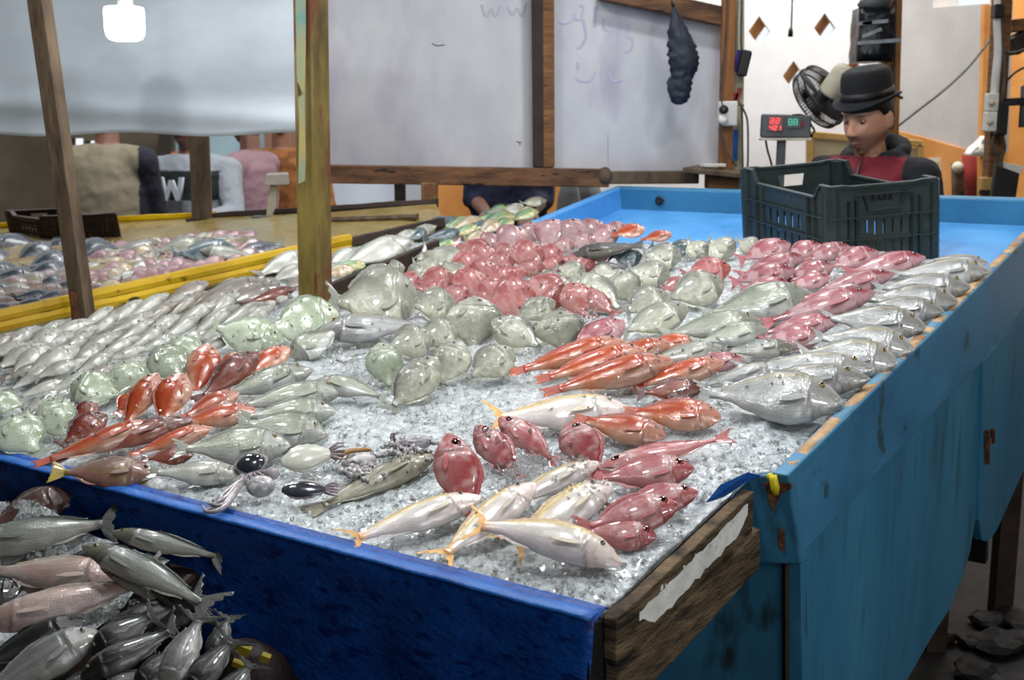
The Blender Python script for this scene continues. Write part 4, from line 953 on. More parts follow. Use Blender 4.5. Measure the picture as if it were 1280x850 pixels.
# ---- red heap in the middle
z = 'red heap'
for bx_ in ((492, 342, 521, 366, -20), (522, 338, 566, 362, 10), (518, 352, 556, 368, 0), (550, 358, 582, 384, -20), (563, 342, 606, 372, 20), (583, 329, 618, 353, 25), (598, 354, 630, 384, 30),
            (606, 337, 644, 356, 10), (614, 352, 664, 398, 15), (648, 349, 702, 382, -25), (604, 318, 642, 339, 10), (620, 337, 658, 348, 5), (560, 322, 600, 344, 20)):
    fbox('redsn', z, *bx_, tau=.52)
F('redsn', z, 711, 353, 736, 402, 36, .55)
F('redsn', z, 724, 358, 772, 396, 24, .5)
z = 'red back'
for bx_ in ((572, 301, 603, 330, -30), (638, 306, 676, 333, 20), (672, 309, 702, 329, 10), (702, 318, 742, 337, -15), (674, 323, 708, 338, 5), (640, 328, 680, 342, 5), (590, 310, 616, 330, 30), (618, 308, 644, 326, 20)):
    fbox('redsn', z, *bx_, tau=.52)
z = 'pale back'
for bx_ in ((598, 294, 624, 316, 20), (621, 287, 655, 313, 30), (651, 280, 673, 306, 70), (672, 278, 702, 308, 60), (698, 278, 728, 306, 60), (726, 278, 753, 298, 30), (716, 294, 738, 311, 20), (736, 284, 772, 306, 10),
            (548, 311, 574, 323, 0), (690, 300, 716, 314, 10), (752, 280, 782, 292, 10)):
    fbox('palepink', z, *bx_, tau=.52)
# ---- greenish fish before the divider board
z = 'divider'
for bx_ in ((498, 314, 540, 331, 0), (528, 314, 580, 333, -20), (466, 328, 504, 348, 10), (517, 324, 553, 342, -10), (508, 334, 532, 354, 20), (551, 330, 580, 350, -50), (480, 344, 512, 358, 0)):
    fbox('bream', z, *bx_, tau=.5)
fbox('greenbream', z, 404, 369, 432, 382, 0, .4)
# ---- fish beyond the divider board
z = 'beyond'
F('slender', z, 510, 297, 420, 337, 24, .3, parts=1)
F('slender', z, 448, 310, 408, 336, 20, .3, parts=1)
F('slender', z, 474, 297, 442, 310, 13, .3, parts=1)
F('slender', z, 545, 281, 480, 302, 14, .3, parts=1)
F('teal', z, 576, 273, 528, 290, 12, .3, parts=1)
F('beige', z, 604, 274, 558, 290, 15, .3, parts=1)
F('parrot', z, 642, 267, 596, 284, 15, .3, parts=1)
F('beige', z, 622, 276, 598, 294, 16, .4, parts=1)
F('parrot', z, 640, 274, 618, 288, 13, .4, parts=1)
F('beige', z, 606, 293, 580, 299, 13, .4, parts=1)
F('parrot', z, 570, 304, 538, 310, 12, .35, parts=1)
F('parrot', z, 500, 315, 458, 330, 12, .3, parts=1)
random.seed(21)
for i in range(30):
    t = i / 29; u = 418 + 250 * t + U(-6, 6); v = 334 - 78 * t ** .8 + U(-4, 12)
    if v > 372 - .44 * (u - 405) - 26 and u < 545: v = 372 - .44 * (u - 405) - 30
    L = U(20, 34) * (1 - .3 * t); a = U(-.1, .75); s_ = ('parrot', 'beige', 'teal', 'slender', 'beige', 'parrot', 'bream')[int(rnd() * 7)]
    F(s_, z, u + L * math.cos(a), v - L * math.sin(a) * .6, u - L * math.cos(a), v + L * math.sin(a) * .6, U(9, 13), .35, parts=1)
# ---- grey-brown fish along the yellow rim
z = 'rim grey'
F('greyslim', z, 333, 350, 232, 382, 22, .35, parts=1)
F('greyslim', z, 350, 355, 262, 386, 17, .35, parts=1)
F('brownred', z, 370, 360, 300, 382, 12, .35, parts=1)
F('slender', z, 384, 316, 318, 346, 22, .35, parts=1)
F('slender', z, 380, 331, 338, 353, 15, .35, parts=1)
F('greyslim', z, 260, 352, 205, 376, 14, .35, parts=1)
F('greyslim', z, 300, 366, 226, 392, 15, .35, parts=1)
F('slender', z, 252, 371, 170, 400, 17, .35, parts=1)
F('greyslim', z, 386, 346, 350, 362, 11, .35, parts=1)
F('slender', z, 300, 349, 262, 366, 11, .35, parts=1)
# ---- rows of slender pale fish on the left
random.seed(5)
PH = {}
for r in range(8):
    zz = 'row%d' % r; n = (7, 8, 8, 8, 8, 7, 6, 4)[r]
    for i in range(n):
        f = (i + .5) / n
        ua, ub = -30 + r * 12, (196, 240, 290, 318, 330, 280, 150, 60)[r]
        u = ua + (ub - ua) * f + U(-4, 4)
        v = 432 - .262 * u + r * (13.2 if r < 6 else 13.8) + U(-2.5, 2.5)
        if r >= 5: v += (r - 4) * 1.5
        L = U(30, 42); a = math.radians(U(17, 36)); Hh = U(10, 14)
        F('slender' if rnd() < .86 else 'greyslim', zz, u + L * math.cos(a), v - L * math.sin(a), u - L * math.cos(a), v + L * math.sin(a), Hh, .38, parts=1, bend=(-.08, 0, .08)[i % 3])
for (a, b, c_, d_, hh) in ((75, 411, 30, 436, 18), (48, 434, -8, 462, 20), (60, 432, 10, 470, 20), (98, 432, 24, 474, 22), (34, 430, -20, 446, 15), (96, 452, 40, 474, 15)):
    F('slender', 'rowfront', a, b, c_, d_, hh, .4, lift=.03, parts=1)
# ---- mullet heap, nearest left
EG = (-E2H * math.cos(.42) - ZUP * math.sin(.42)).normalized(); PN2 = E1H.cross(EG).normalized()
if PN2.z < 0: PN2 = -PN2
PO2 = TB(1.05, -.06, -.055); PLANES['heap'] = (PO2, PN2)
z = 'heap'; K = dict(plane='heap')
random.seed(31)
F('darkbream', z, 90, 617, -26, 662, 38, .35, **K)
F('mullet', z, -40, 682, 156, 650, 34, .3, **K)
F('pinkmullet', z, 157, 722, -30, 712, 38, .35, lift=.03, **K)
F('pinkmullet', z, -30, 782, 206, 722, 36, .35, lift=.035, **K)
F('darkmullet', z, 106, 774, -40, 838, 32, .35, lift=.03, **K)
F('greymullet', z, 122, 788, -40, 880, 42, .38, lift=.035, **K)
F('mullet', z, 108, 676, 276, 764, 32, .35, bend=-.16, lift=.055, flip=1, **K)
F('darkmullet', z, 232, 872, 296, 792, 30, .4, lift=.01, **K)
F('darkmullet', z, 270, 890, 318, 824, 28, .4, lift=.005, **K)
F('darkmullet', z, 190, 730, 286, 790, 26, .3, lift=.008, **K)
F('darkmullet', z, 60, 880, 150, 832, 28, .4, lift=.02, **K)
F('darkmullet', z, 130, 790, 262, 740, 26, .3, lift=.012, **K)
F('mullet', z, 140, 664, 290, 700, 22, .3, lift=.012, **K)
F('mullet', z, 128, 704, 232, 770, 18, .3, bend=-.16, lift=.025, **K)
F('darkmullet', z, 112, 816, 200, 764, 34, .35, lift=.03, **K)
F('darkmullet', z, 100, 846, 230, 782, 30, .35, lift=.03, **K)
F('greymullet', z, 206, 866, 254, 762, 36, .45, lift=.02, **K)
F('darkmullet', z, 262, 830, 288, 764, 22, .4, lift=.01, **K)
F('darkmullet', z, 24, 738, -60, 748, 36, .35, lift=.04, **K)
F('pinkmullet', z, 90, 742, 20, 732, 30, .3, lift=.01, **K)
F('darkmullet', z, 165, 862, 238, 804, 28, .4, lift=.015, **K)
F('darkmullet', z, 118, 868, 205, 838, 26, .4, lift=.015, **K)
F('mullet', z, 60, 800, -30, 858, 22, .35, lift=.012, **K)
F('darkmullet', z, 262, 745, 180, 800, 24, .3, lift=.004, **K)
F('mullet', z, -40, 700, 60, 690, 26, .3, lift=.004, **K)
F('darkmullet', z, 170, 690, 60, 705, 24, .3, lift=.004, **K)
# ---- yellow table
PLANES['yellow'] = (C0 + NN * .033, NN); Y_ = dict(plane='yellow', parts=1)
random.seed(11)
z = 'yellow dark'
for (a, b, c_, d_, hh) in ((-10, 300, 52, 306, 14), (10, 314, -40, 332, 14), (62, 302, 18, 330, 14), (85, 316, 30, 338, 15), (92, 300, 50, 312, 12), (140, 305, 84, 318, 17), (80, 330, 30, 346, 14), (44, 340, -20, 350, 13), (150, 312, 96, 322, 13), (20, 332, -40, 345, 12), (112, 326, 66, 338, 12), (20, 300, -30, 316, 13)):
    F('mackerel', z, a, b, c_, d_, hh, .35, **Y_)
z = 'yellow big'
F('bream', z, 258, 306, 190, 316, 24, .45, **Y_)
F('teal', z, 296, 312, 214, 318, 26, .45, **Y_)
F('greyslim', z, 204, 304, 130, 318, 16, .35, **Y_)
F('mackerel', z, 300, 316, 358, 304, 15, .35, **Y_)
F('bass', z, 250, 312, 330, 324, 14, .35, **Y_)
z = 'yellow small'
for i in range(84):
    r = i % 6; f = (i // 6) / 13; u = 112 + 195 * f + U(-6, 6); v = 384 - .205 * u - 9.5 * r * (1 - .42 * f) + U(-3, 2)
    L = U(10, 16); a = U(-.5, .9); L *= 1.25; F(('palepink', 'beige', 'slender', 'brownslim', 'palepink')[int(rnd() * 5)], 'small%d' % r, u + L * math.cos(a), v - L * math.sin(a) * .6, u - L * math.cos(a), v + L * math.sin(a) * .6, U(11, 15), .35, plane='yellow', parts=0)
z = 'yellow brown'
for i in range(26):
    r = i % 5; f = (i // 5) / 5; u = -8 + 112 * f + U(-4, 4); v = 385 - .205 * u - 9.5 * r + U(-2, 2)
    L = U(19, 27); a = U(.05, .4); F(('brownslim', 'greyslim', 'brownslim', 'mackerel')[int(rnd() * 4)], 'brown%d' % r, u + L * math.cos(a), v - L * math.sin(a) * .6, u - L * math.cos(a), v + L * math.sin(a) * .6, U(10, 14), .35, plane='yellow', parts=0)

# ---- labels
ORD = ['first', 'second', 'third', 'fourth', 'fifth', 'sixth', 'seventh', 'eighth', 'ninth', 'tenth', 'eleventh', 'twelfth', 'thirteenth', 'fourteenth', 'fifteenth', 'sixteenth', 'seventeenth', 'eighteenth', 'nineteenth', 'twentieth']
for k in ('twenty', 'thirty', 'forty'): ORD += [k + '-' + x for x in ORD[:9]] + [{'twenty': 'thirtieth', 'thirty': 'fortieth', 'forty': 'fiftieth'}[k]]
ZONE = {'front': 'on the bare ice nearest the wooden boards', 'mid orange': 'on the ice left of the silver row', 'right silver': 'in the row along the right blue rim', 'mid silver': 'between the orange and pink fish',
 'right pink': 'in the heap below the crate', 'crate pink': 'right against the foot of the crate', 'back silver': 'in the back heap left of the crate', 'front bream': 'in the pile at the centre, before the red heap',
 'left bream': 'in the arc left of the stout post', 'left orange': 'in the orange fan at the left front', 'left bass': 'with heads on the ice beside the octopus', 'octopus ice': 'half buried in ice below the octopus',
 'red heap': 'in the front of the red heap', 'red back': 'in the middle of the red heap', 'pale back': 'at the back of the red heap', 'divider': 'just before the dark divider board', 'beyond': 'beyond the dark divider board',
 'rim grey': 'between the yellow rim and stout post', 'rowfront': 'on top at the left end, below the yellow rim', 'heap': 'in the dark mullet heap by the tarpaulin', 'yellow dark': 'on the yellow table by the brown crate',
 'yellow big': 'at the back right on the yellow table', 'yellow small': 'in the pale jumble on the yellow table', 'yellow brown': 'behind the left end of the yellow rim'}
for r in range(6): ZONE['small%d' % r] = 'in row %s behind the yellow rim\'s middle' % ('one', 'two', 'three', 'four', 'five', 'six')[r]
for r in range(6): ZONE['brown%d' % r] = 'in row %s behind the yellow rim\'s left end' % ('one', 'two', 'three', 'four', 'five', 'six')[r]
for r in range(8): ZONE['row%d' % r] = 'in the %s slanting row below the yellow rim' % ORD[r]
GROUPZ = {}
from collections import defaultdict
gg = defaultdict(list)
for f in FISH: gg[(f['zone'], f['sp'])].append(f)
for (zn, sp), L_ in gg.items():
    L_.sort(key=lambda f: f['u'])
    for i, f in enumerate(L_):
        if len(L_) == 1: lab = '%s %s' % (ADJ[sp], ZONE[zn])
        elif i == 0: lab = 'leftmost %s %s' % (ADJ[sp], ZONE[zn])
        elif i == len(L_) - 1: lab = 'rightmost %s %s' % (ADJ[sp], ZONE[zn])
        else: lab = '%s %s from left %s' % (ORD[i], ADJ[sp], ZONE[zn])
        tag(f['ob'], lab, 'fish', ('%ss %s' % (NAME[sp].replace('_', ' '), ZONE[zn])) if len(L_) > 1 else None)
print('fish', len(FISH))

# ================================================================== ice
def icemat(name, alpha):
    m, nt, b, N, L = newmat(name)
    tc = N.new('ShaderNodeTexCoord')
    vo = N.new('ShaderNodeTexVoronoi'); vo.inputs['Scale'].default_value = 130; L.new(tc.outputs['Object'], vo.inputs['Vector'])
    nz = N.new('ShaderNodeTexNoise'); nz.inputs['Scale'].default_value = 55; nz.inputs['Detail'].default_value = 8; nz.inputs['Roughness'].default_value = .7; L.new(tc.outputs['Object'], nz.inputs['Vector'])
    rp = N.new('ShaderNodeValToRGB'); rp.color_ramp.elements[0].position = .36; rp.color_ramp.elements[1].position = .62
    rp.color_ramp.elements[0].color = (*hexc('#99a1a3'), 1); rp.color_ramp.elements[1].color = (*hexc('#d3d9d9'), 1)
    L.new(nz.outputs['Fac'], rp.inputs[0]); L.new(rp.outputs[0], b.inputs['Base Color'])
    b.inputs['Roughness'].default_value = .16; b.inputs['IOR'].default_value = 1.31; b.inputs['Transmission Weight'].default_value = alpha; b.inputs['Coat Weight'].default_value = .4; b.inputs['Coat Roughness'].default_value = .04
    ad = N.new('ShaderNodeMath'); ad.operation = 'MULTIPLY_ADD'; ad.inputs[1].default_value = .8; L.new(vo.outputs['Distance'], ad.inputs[0]); L.new(nz.outputs['Fac'], ad.inputs[2])
    bp = N.new('ShaderNodeBump'); bp.inputs['Strength'].default_value = .5; bp.inputs['Distance'].default_value = .006
    L.new(ad.outputs[0], bp.inputs['Height']); L.new(bp.outputs[0], b.inputs['Normal'])
    return m
m_ice = icemat('crushed_ice', .15)
m_chunk, nt, b, N, L = newmat('clear_ice')
b.inputs['Base Color'].default_value = (1, 1, 1, 1); b.inputs['Roughness'].default_value = .04; b.inputs['IOR'].default_value = 1.22; b.inputs['Transmission Weight'].default_value = .94; b.inputs['Coat Weight'].default_value = .5; b.inputs['Coat Roughness'].default_value = .03
def iceh(s, t):
    h = .010 * noise.noise((s * 7, t * 7, 0)) + .007 * noise.noise((s * 19, t * 19, 4)) + .0045 * noise.noise((s * 55, t * 55, 9)) + .003 * noise.noise((s * 120, t * 120, 3))
    edge = min(ss(-.06, .05, s + .0), ss(2.42, 2.34, s), ss(.004, .05, t))
    back = 1 - ss(0, .22, t - (2.02 + .10 * noise.noise((s * 5, 2, 0)) - .0 * s))
    base = -.012 - .010 * (1 - edge)
    if t > .6 and s < 0.06: base -= .012
    return (base + h * edge) * back + (HF - .01) * (1 - back)
def sheet_grid(fun, s0, s1, t0, t1, step, name, mt):
    ns, nt_ = int((s1 - s0) / step), int((t1 - t0) / step)
    vs_ = []; fs = []
    for i in range(ns + 1):
        for j in range(nt_ + 1): vs_.append(fun(s0 + (s1 - s0) * i / ns, t0 + (t1 - t0) * j / nt_))
    for i in range(ns):
        for j in range(nt_):
            a = i * (nt_ + 1) + j; fs.append((a, a + nt_ + 1, a + nt_ + 2, a + 1))
    me = bpy.data.meshes.new(name); me.from_pydata(vs_, [], fs); me.update()
    for p in me.polygons: p.use_smooth = True
    return link(name, me, None, mt)
def iceP(s, t):
    return TB(max(s, (0.004 if t < TF + .02 else S0 + .018)), t, iceh(s, t))
o = sheet_grid(iceP, -.06, 2.40, .008, 2.30, .009, 'crushed_ice', m_ice)
tag(o, 'bed of crushed ice spread over the sloping fish table', 'ice', kind='stuff')
ico = bmesh.new(); bmesh.ops.create_icosphere(ico, subdivisions=1, radius=1)
IV = [v.co.copy() for v in ico.verts]; IF = [tuple(v.index for v in f.verts) for f in ico.faces]; ico.free()
def chunks(name, pts, label, mt=m_chunk):
    vs_, fs = [], []
    for p, r in pts:
        k = len(vs_); sx, sy, sz = U(.6, 1.3), U(.5, 1.1), U(.4, .8); R = Euler((U(0, 6), U(0, 6), U(0, 6))).to_matrix()
        for v in IV: vs_.append(p + R @ Vector((v.x * sx, v.y * sy, v.z * sz)) * r * U(.7, 1.25))
        for f in IF: fs.append(tuple(i + k for i in f))
    me = bpy.data.meshes.new(name); me.from_pydata(vs_, [], fs); me.update()
    return tag(link(name, me, None, mt), label, 'ice', kind='stuff')
random.seed(3)
P = []
def icept(u, v, r, up=.3):
    p = pl(u, v, -.008); s, t = st(p)
    if s < .01 and t < TF: return
    P.append((TB(s, t, iceh(s, t) + r * up), r))
for i in range(3600):   # bare ice in front
    u, v = U(200, 980), U(470, 770)
    if v > 592 + .257 * (u - 30) or (u > 740 and v > 770 - .854 * (u - 740)) or v < 520 - .05 * (u - 400) - (40 if u < 640 else 0): continue
    icept(u, v, U(.0025, .0065) * (1.5 if rnd() < .07 else 1))
for i in range(900):
    u, v = U(900, 1130), U(440, 600)
    if u > 985 - (v - 592) / .99 - 6 or v < 590 - (u - 900) * .55: continue
    icept(u, v, U(.0025, .006))
for (cu, cv, ru, rv_, n, h) in ((648, 580, 30, 24, 150, .02), (740, 625, 22, 22, 110, .03), (430, 445, 26, 24, 40, .03), (850, 495, 14, 12, 40, .03), (725, 400, 26, 40, 110, .02), (660, 450, 40, 25, 120, .012), (930, 345, 18, 8, 40, .02), (870, 360, 22, 14, 60, .02), (1040, 350, 16, 6, 40, .02), (720, 572, 30, 10, 70, .025), (800, 585, 30, 8, 50, .03), (640, 640, 30, 10, 80, .01), (120, 550, 60, 10, 70, .02), (70, 505, 30, 30, 60, .02), (455, 475, 20, 15, 50, .015), (1080, 492, 14, 14, 60, .003), (850, 318, 30, 8, 40, .02), (600, 420, 60, 50, 60, .012), (560, 510, 60, 30, 100, .004)):
    for i in range(n):
        a = U(0, 6.28); q = math.sqrt(rnd()); r = U(.003, .007); p = pl(cu + ru * q * math.cos(a), cv + rv_ * q * math.sin(a), h * (1 - q * .6))
        if st(p)[0] > S0 + .04: P.append((p, r))
random.seed(17)
DG = bpy.context.evaluated_depsgraph_get(); DG.update()
def dropchip(u, v, r):
    q = pl(u, v, 0); s, t = st(q)
    if s < (.01 if t < TF else S0 + .05) or s > 2.38 or t < .03: return
    ok, loc, nrm, idx, ob, mw = SC.ray_cast(DG, q + NN * .12, -NN, distance=.3)
    if ok and (ob.parent is None or 'post' not in ob.parent.name): P.append((loc + NN * r * .25, r))
for i in range(900): dropchip(U(0, 1200), U(330, 600), U(.0022, .0052))
for (cu, cv, su, sv, n) in ((300, 480, 70, 30, 160), (90, 520, 60, 25, 260), (640, 585, 40, 12, 160), (730, 625, 25, 14, 110), (700, 400, 30, 25, 160), (860, 340, 45, 20, 160), (600, 330, 60, 20, 160), (500, 440, 50, 25, 140), (850, 480, 40, 20, 90), (1000, 345, 40, 12, 120), (360, 420, 40, 20, 120), (150, 430, 100, 25, 200), (820, 312, 40, 8, 120), (455, 575, 45, 14, 160)):
    for i in range(n): dropchip(random.gauss(cu, su), random.gauss(cv, sv), U(.0025, .006))
chunks('ice_chips', P, 'loose clear ice chips scattered over the crushed ice and fish')
# one clear slab of ice among the bream
m = MB(); c = pl(440, 446, .035); random.seed(8)
bmesh.ops.create_icosphere(m.bm, subdivisions=2, radius=1)
for v in m.bm.verts:
    q = v.co.copy(); k = 1 + .25 * noise.noise(q * 1.7); v.co = c + E1H * (q.x * -.03 * k) + (CAM - c).normalized().lerp(NN, .6).normalized() * (q.z * .012 * k) + E2 * (q.y * .045 * k)
tag(m.build('ice_slab', m_chunk, None), 'clear slab of ice leaning among the bream left of centre', 'ice')
# ice in the mullet heap
def heapP(a, g): return PO2 + E1H * a + EG * g + PN2 * (.014 * noise.noise((a * 9, g * 9, 2)) + .006 * noise.noise((a * 40, g * 40, 5)) + .004 * noise.noise((a * 90, g * 90, 1)) - .004 + .06 * gs(math.hypot(a - hp[0], (g - hp[1]) * 1.3), .12))
hp0 = hitp(75, 628, PO2, PN2) - PO2; hp = (hp0.dot(E1H), hp0.dot(EG))
o = sheet_grid(heapP, -.20, .62, .02, .55, .009, 'heap_ice', m_ice); tag(o, 'crushed ice packed under the dark mullet heap', 'ice', kind='stuff')
P = []
for i in range(420):
    a, g = hp[0] + random.gauss(0, .11), hp[1] + random.gauss(0, .05)
    if g > .02: P.append((heapP(a, g) + PN2 * .003, U(.003, .007)))
for (cu, cv, ru, rv_, n, h) in ((78, 632, 20, 10, 4, .03), (150, 765, 36, 22, 120, .012), (195, 672, 10, 8, 24, .02),  (60, 690, 40, 10, 40, .03)):
    for i in range(n):
        a = U(0, 6.28); q = math.sqrt(rnd()); P.append((hitp(cu + ru * q * math.cos(a), cv + rv_ * q * math.sin(a), PO2 + PN2 * h * (1 - q * .6), PN2), U(.003, .007)))
chunks('heap_ice_chips', P, 'loose ice chips heaped over the dark bream and mullet')
# the tub that carries the mullet heap
tub = root('fish_tub', Vector(((PO2 + EG * .3).x, (PO2 + EG * .3).y, 0)), 'low dark fish tub holding the mullet heap before the tarpaulin', 'tub')
def hx(a, g, h): return PO2 + E1H * a + EG * g + PN2 * h
m = MB(); m.hexa([hx(-.24, -.0, -.10), hx(.63, -.0, -.10), hx(.63, .64, -.10), hx(-.24, .64, -.10)] + [hx(-.24, 0, -.03), hx(.63, 0, -.03), hx(.63, .64, -.03), hx(-.24, .64, -.03)]); m.build('tray', m_crateb, tub, bevel=.01)
for a, g in ((-.2, .05), (.58, .05), (-.2, .58), (.58, .58)):
    c = hx(a, g, -.1); m = MB(); m.beam(c, Vector((c.x, c.y, 0)), .05, .05); m.build('leg', m_darkwood, tub)
# dark bag with yellow print on the floor side
bgp = hitp(300, 800, PO2 - PN2 * .05, PN2); bgr = root('dark_sack', bgp * 1, 'dark red-brown sack with yellow patches below the mullet heap', 'sack')
m = MB(); pr = ((0, -.3), (.07, -.29), (.085, -.15), (.08, -.06), (.055, -.02), (.02, .0), (.0, -.005))
m.loft([ringpts(bgp + ZUP * zz - E1H * .01, rr + .002, rr * .6 + .002, 24, j=.3, sd=i * .4) for i, (rr, zz) in enumerate(pr)]); m.build('sack_body', M('dark_maroon', '#240c0a', '#0e0505', sc=6, rough=.6, bump=.5), bgr, True)
for (u, v, w_, h_) in ((304, 812, 20, 12), (298, 830, 16, 7), (332, 822, 12, 8)):
    m = MB(); p = hitp(u, v, bgp - E2H * .047, -E2H); m.box(p, (w_ * 1.8 / FP, .014, h_ * 1.8 / FP), Matrix.Rotation(.4, 3, 'Y')); m.build('yellow_patch', m_yeld, bgr)
# ---- octopus and cuttlefish on the ice
m_oct = M('octopus_skin', '#b3b1b2', '#807c80', sc=30, rough=.2, coat=.5, bump=.3, bsc=60, spots='#c4c0bc', spsc=34, spth=.55)
m_octp = M('purple_octopus_skin', '#aaa1a3', '#74656c', sc=26, rough=.2, coat=.5, bump=.3, bsc=60)
m_cutd = M('dark_cuttlefish', '#3a3d45', '#17181c', sc=16, rough=.15, coat=.7, bump=.2, bsc=30)
m_cutw = M('cream_cuttlefish', '#ccccc0', '#b3b3a4', sc=14, rough=.25, coat=.4, bump=.15)
def ptube(m, pxs, h, r0, r1, seg=9, wob=0):
    n = len(pxs); pts = [pl(u, v, h + wob * math.sin(i * 1.9)) for i, (u, v) in enumerate(pxs)]
    m.tube(pts, [r0 + (r1 - r0) * i / (n - 1) for i in range(n)], seg)
def blob(cu, cv, a, b_, h, nrm=NN, tilt=0.4):
    c = pl(cu, cv, h); ax = at(cu + 10, cv, c.y) - c; ax.normalize(); nf = nrm.lerp((CAM - c).normalized(), tilt).normalized(); up = nf.cross(ax).normalized()
    return c, Matrix((ax, up, nf)).transposed(), c.y / FP
# near octopus: mantle, head, arms
oc = root('octopus', pl(300, 606, 0), 'purple-grey octopus with pale curled arms hanging towards the tarpaulin lip', 'octopus')
m = MB(); c, R, k = blob(326, 608, 0, 0, .02); m.ball(c, (19 * k, 16 * k, 12 * k), R, 18); m.build('mantle', m_oct, oc, True)
random.seed(4)
for i in range(7):
    m = MB(); u0, v0 = 306 - i * 1.5, 598 + i * 2; dx = 32 + i * 2
    ptube(m, curvepts([(u0, v0), (u0 - dx * .35, v0 + 8 + i * 2.5), (u0 - dx * .75 + 6 * math.sin(i * 2), v0 + 17 + i * 2.2), (u0 - dx, v0 + 26 + 5 * math.sin(i * 3))], 5), .018 + .004 * math.sin(i * 2.2), .0065, .0022); m.build('arm', m_octp, oc, True)
m = MB(); c, R, k = blob(340, 592, 0, 0, .02); m.ball(c, (10 * k, 9 * k, 8 * k), R, 14); m.build('head', m_octp, oc, True)
def cuttle(name, cu, cv, a, b_, lab, mt, rot=0, fin=True):
    r = root(name, pl(cu, cv, 0), lab, 'cuttlefish'); c, R, k = blob(cu, cv, a, b_, .02); R = R @ Matrix.Rotation(rot, 3, 'Z')
    m = MB(); rings = []; n = 18
    for i in range(n + 1):
        t = i / n; x = (t * 2 - 1) * a * k; w_ = b_ * k * (math.sin(math.pi * min(.97, max(.03, t)) ** .85)) ** .7
        rings.append([c + R @ Vector((x, w_ * math.cos(q), .38 * w_ * math.sin(q))) for q in [y * 2 * math.pi / 16 for y in range(16)]])
    m.loft(rings); m.build('mantle', mt, r, True)
    m = MB(); rings = []
    for i in range(n + 1):
        t = i / n; x = (t * 2 - 1) * a * k * .98; w_ = b_ * k * 1.18 * (math.sin(math.pi * min(.97, max(.03, t)) ** .85)) ** .7 + .001 * math.sin(i * 2.1)
        rings.append([c + R @ Vector((x, w_, .0008)), c + R @ Vector((x, w_, -.0008)), c + R @ Vector((x, -w_, -.0008)), c + R @ Vector((x, -w_, .0008))])
    m.loft(rings); m.build('side_fin', m_octp if mt != m_cutw else m_cutw, r, True)
    for j in range(5):
        m = MB(); s0_ = c + R @ Vector((a * k * .9, (j - 2) * b_ * k * .15, 0)); m.tube([s0_, s0_ + R @ Vector((a * k * .3, (j - 2) * b_ * k * .2, .003)), s0_ + R @ Vector((a * k * .55, (j - 2) * b_ * k * .22 + .004 * math.sin(j * 3), .0))], [.004, .003, .0015], 8); m.build('arm', m_octp, r, True)
    return r
cuttle('cuttlefish', 314, 580, 18, 19, 'short dark glossy cuttlefish touching the front silver fish', m_cutd, -1.2)
cuttle('cuttlefish', 381, 612, 30, 14, 'dark spindle-shaped cuttlefish right of the octopus', m_cutd, 0)
cuttle('cuttlefish', 384, 572, 34, 20, 'flat cream cuttlefish on the ice below the silver fish heads', m_cutw, .25)
for (cu, cv, sd, lab) in ((430, 585, 1, 'pale grey octopus with knotted arms in the middle of the ice'), (500, 562, 2, 'dark grey octopus with knotted arms beside the first big-eyed red snapper')):
    r = root('octopus', pl(cu, cv, 0), lab, 'octopus'); random.seed(sd)
    c, R, k = blob(cu + 22, cv - 8, 0, 0, .018); m = MB(); m.ball(c, (20 * k, 11 * k, 9 * k), R @ Matrix.Rotation(.3, 3, 'Z'), 16); m.build('mantle', m_oct, r, True)
    for i in range(8):
        a0 = U(0, 6.28); u, v = cu + U(-6, 12), cv + U(-5, 5); px = [(u, v)]
        for q in range(5): a0 += U(-1.3, 1.3); u += 10 * math.cos(a0); v += 5 * math.sin(a0); px.append((u, v))
        m = MB(); ptube(m, curvepts(px, 4), .016, .0085, .0035, 9, .005); m.build('arm', m_octp if i % 3 == 0 else m_oct, r, True)
for i, (u0, v0, u1, v1) in enumerate(((300, 392, 320, 384), (318, 388, 330, 380), (330, 386, 346, 374), (346, 380, 360, 368), (286, 398, 302, 390))):
    cuttle('cuttlefish', (u0 + u1) / 2, (v0 + v1) / 2, 9, 6, ORD[i] + ' small cream cuttlefish from the left beside the foot of the stout post', m_cutw, .5)['group'] = 'small cuttlefish beside the stout post'
# small shrimp on the ice
sr = root('prawn', pl(440, 566, 0), 'small yellow-brown prawn on the ice above the knotted octopus', 'prawn')
m = MB(); ptube(m, curvepts([(418, 572), (430, 566), (446, 563), (464, 562)], 5), .014, .007, .004, 10); m.build('body', M('prawn_shell', '#b8925a', '#8a5c34', sc=30, rough=.25, coat=.4), sr, True)
for i in range(3):
    m = MB(); ptube(m, [(424 + i * 6, 569 - i), (420 + i * 6, 576), (416 + i * 6, 580)], .012, .0018, .0008, 6); m.build('leg', m_rust, sr, True)
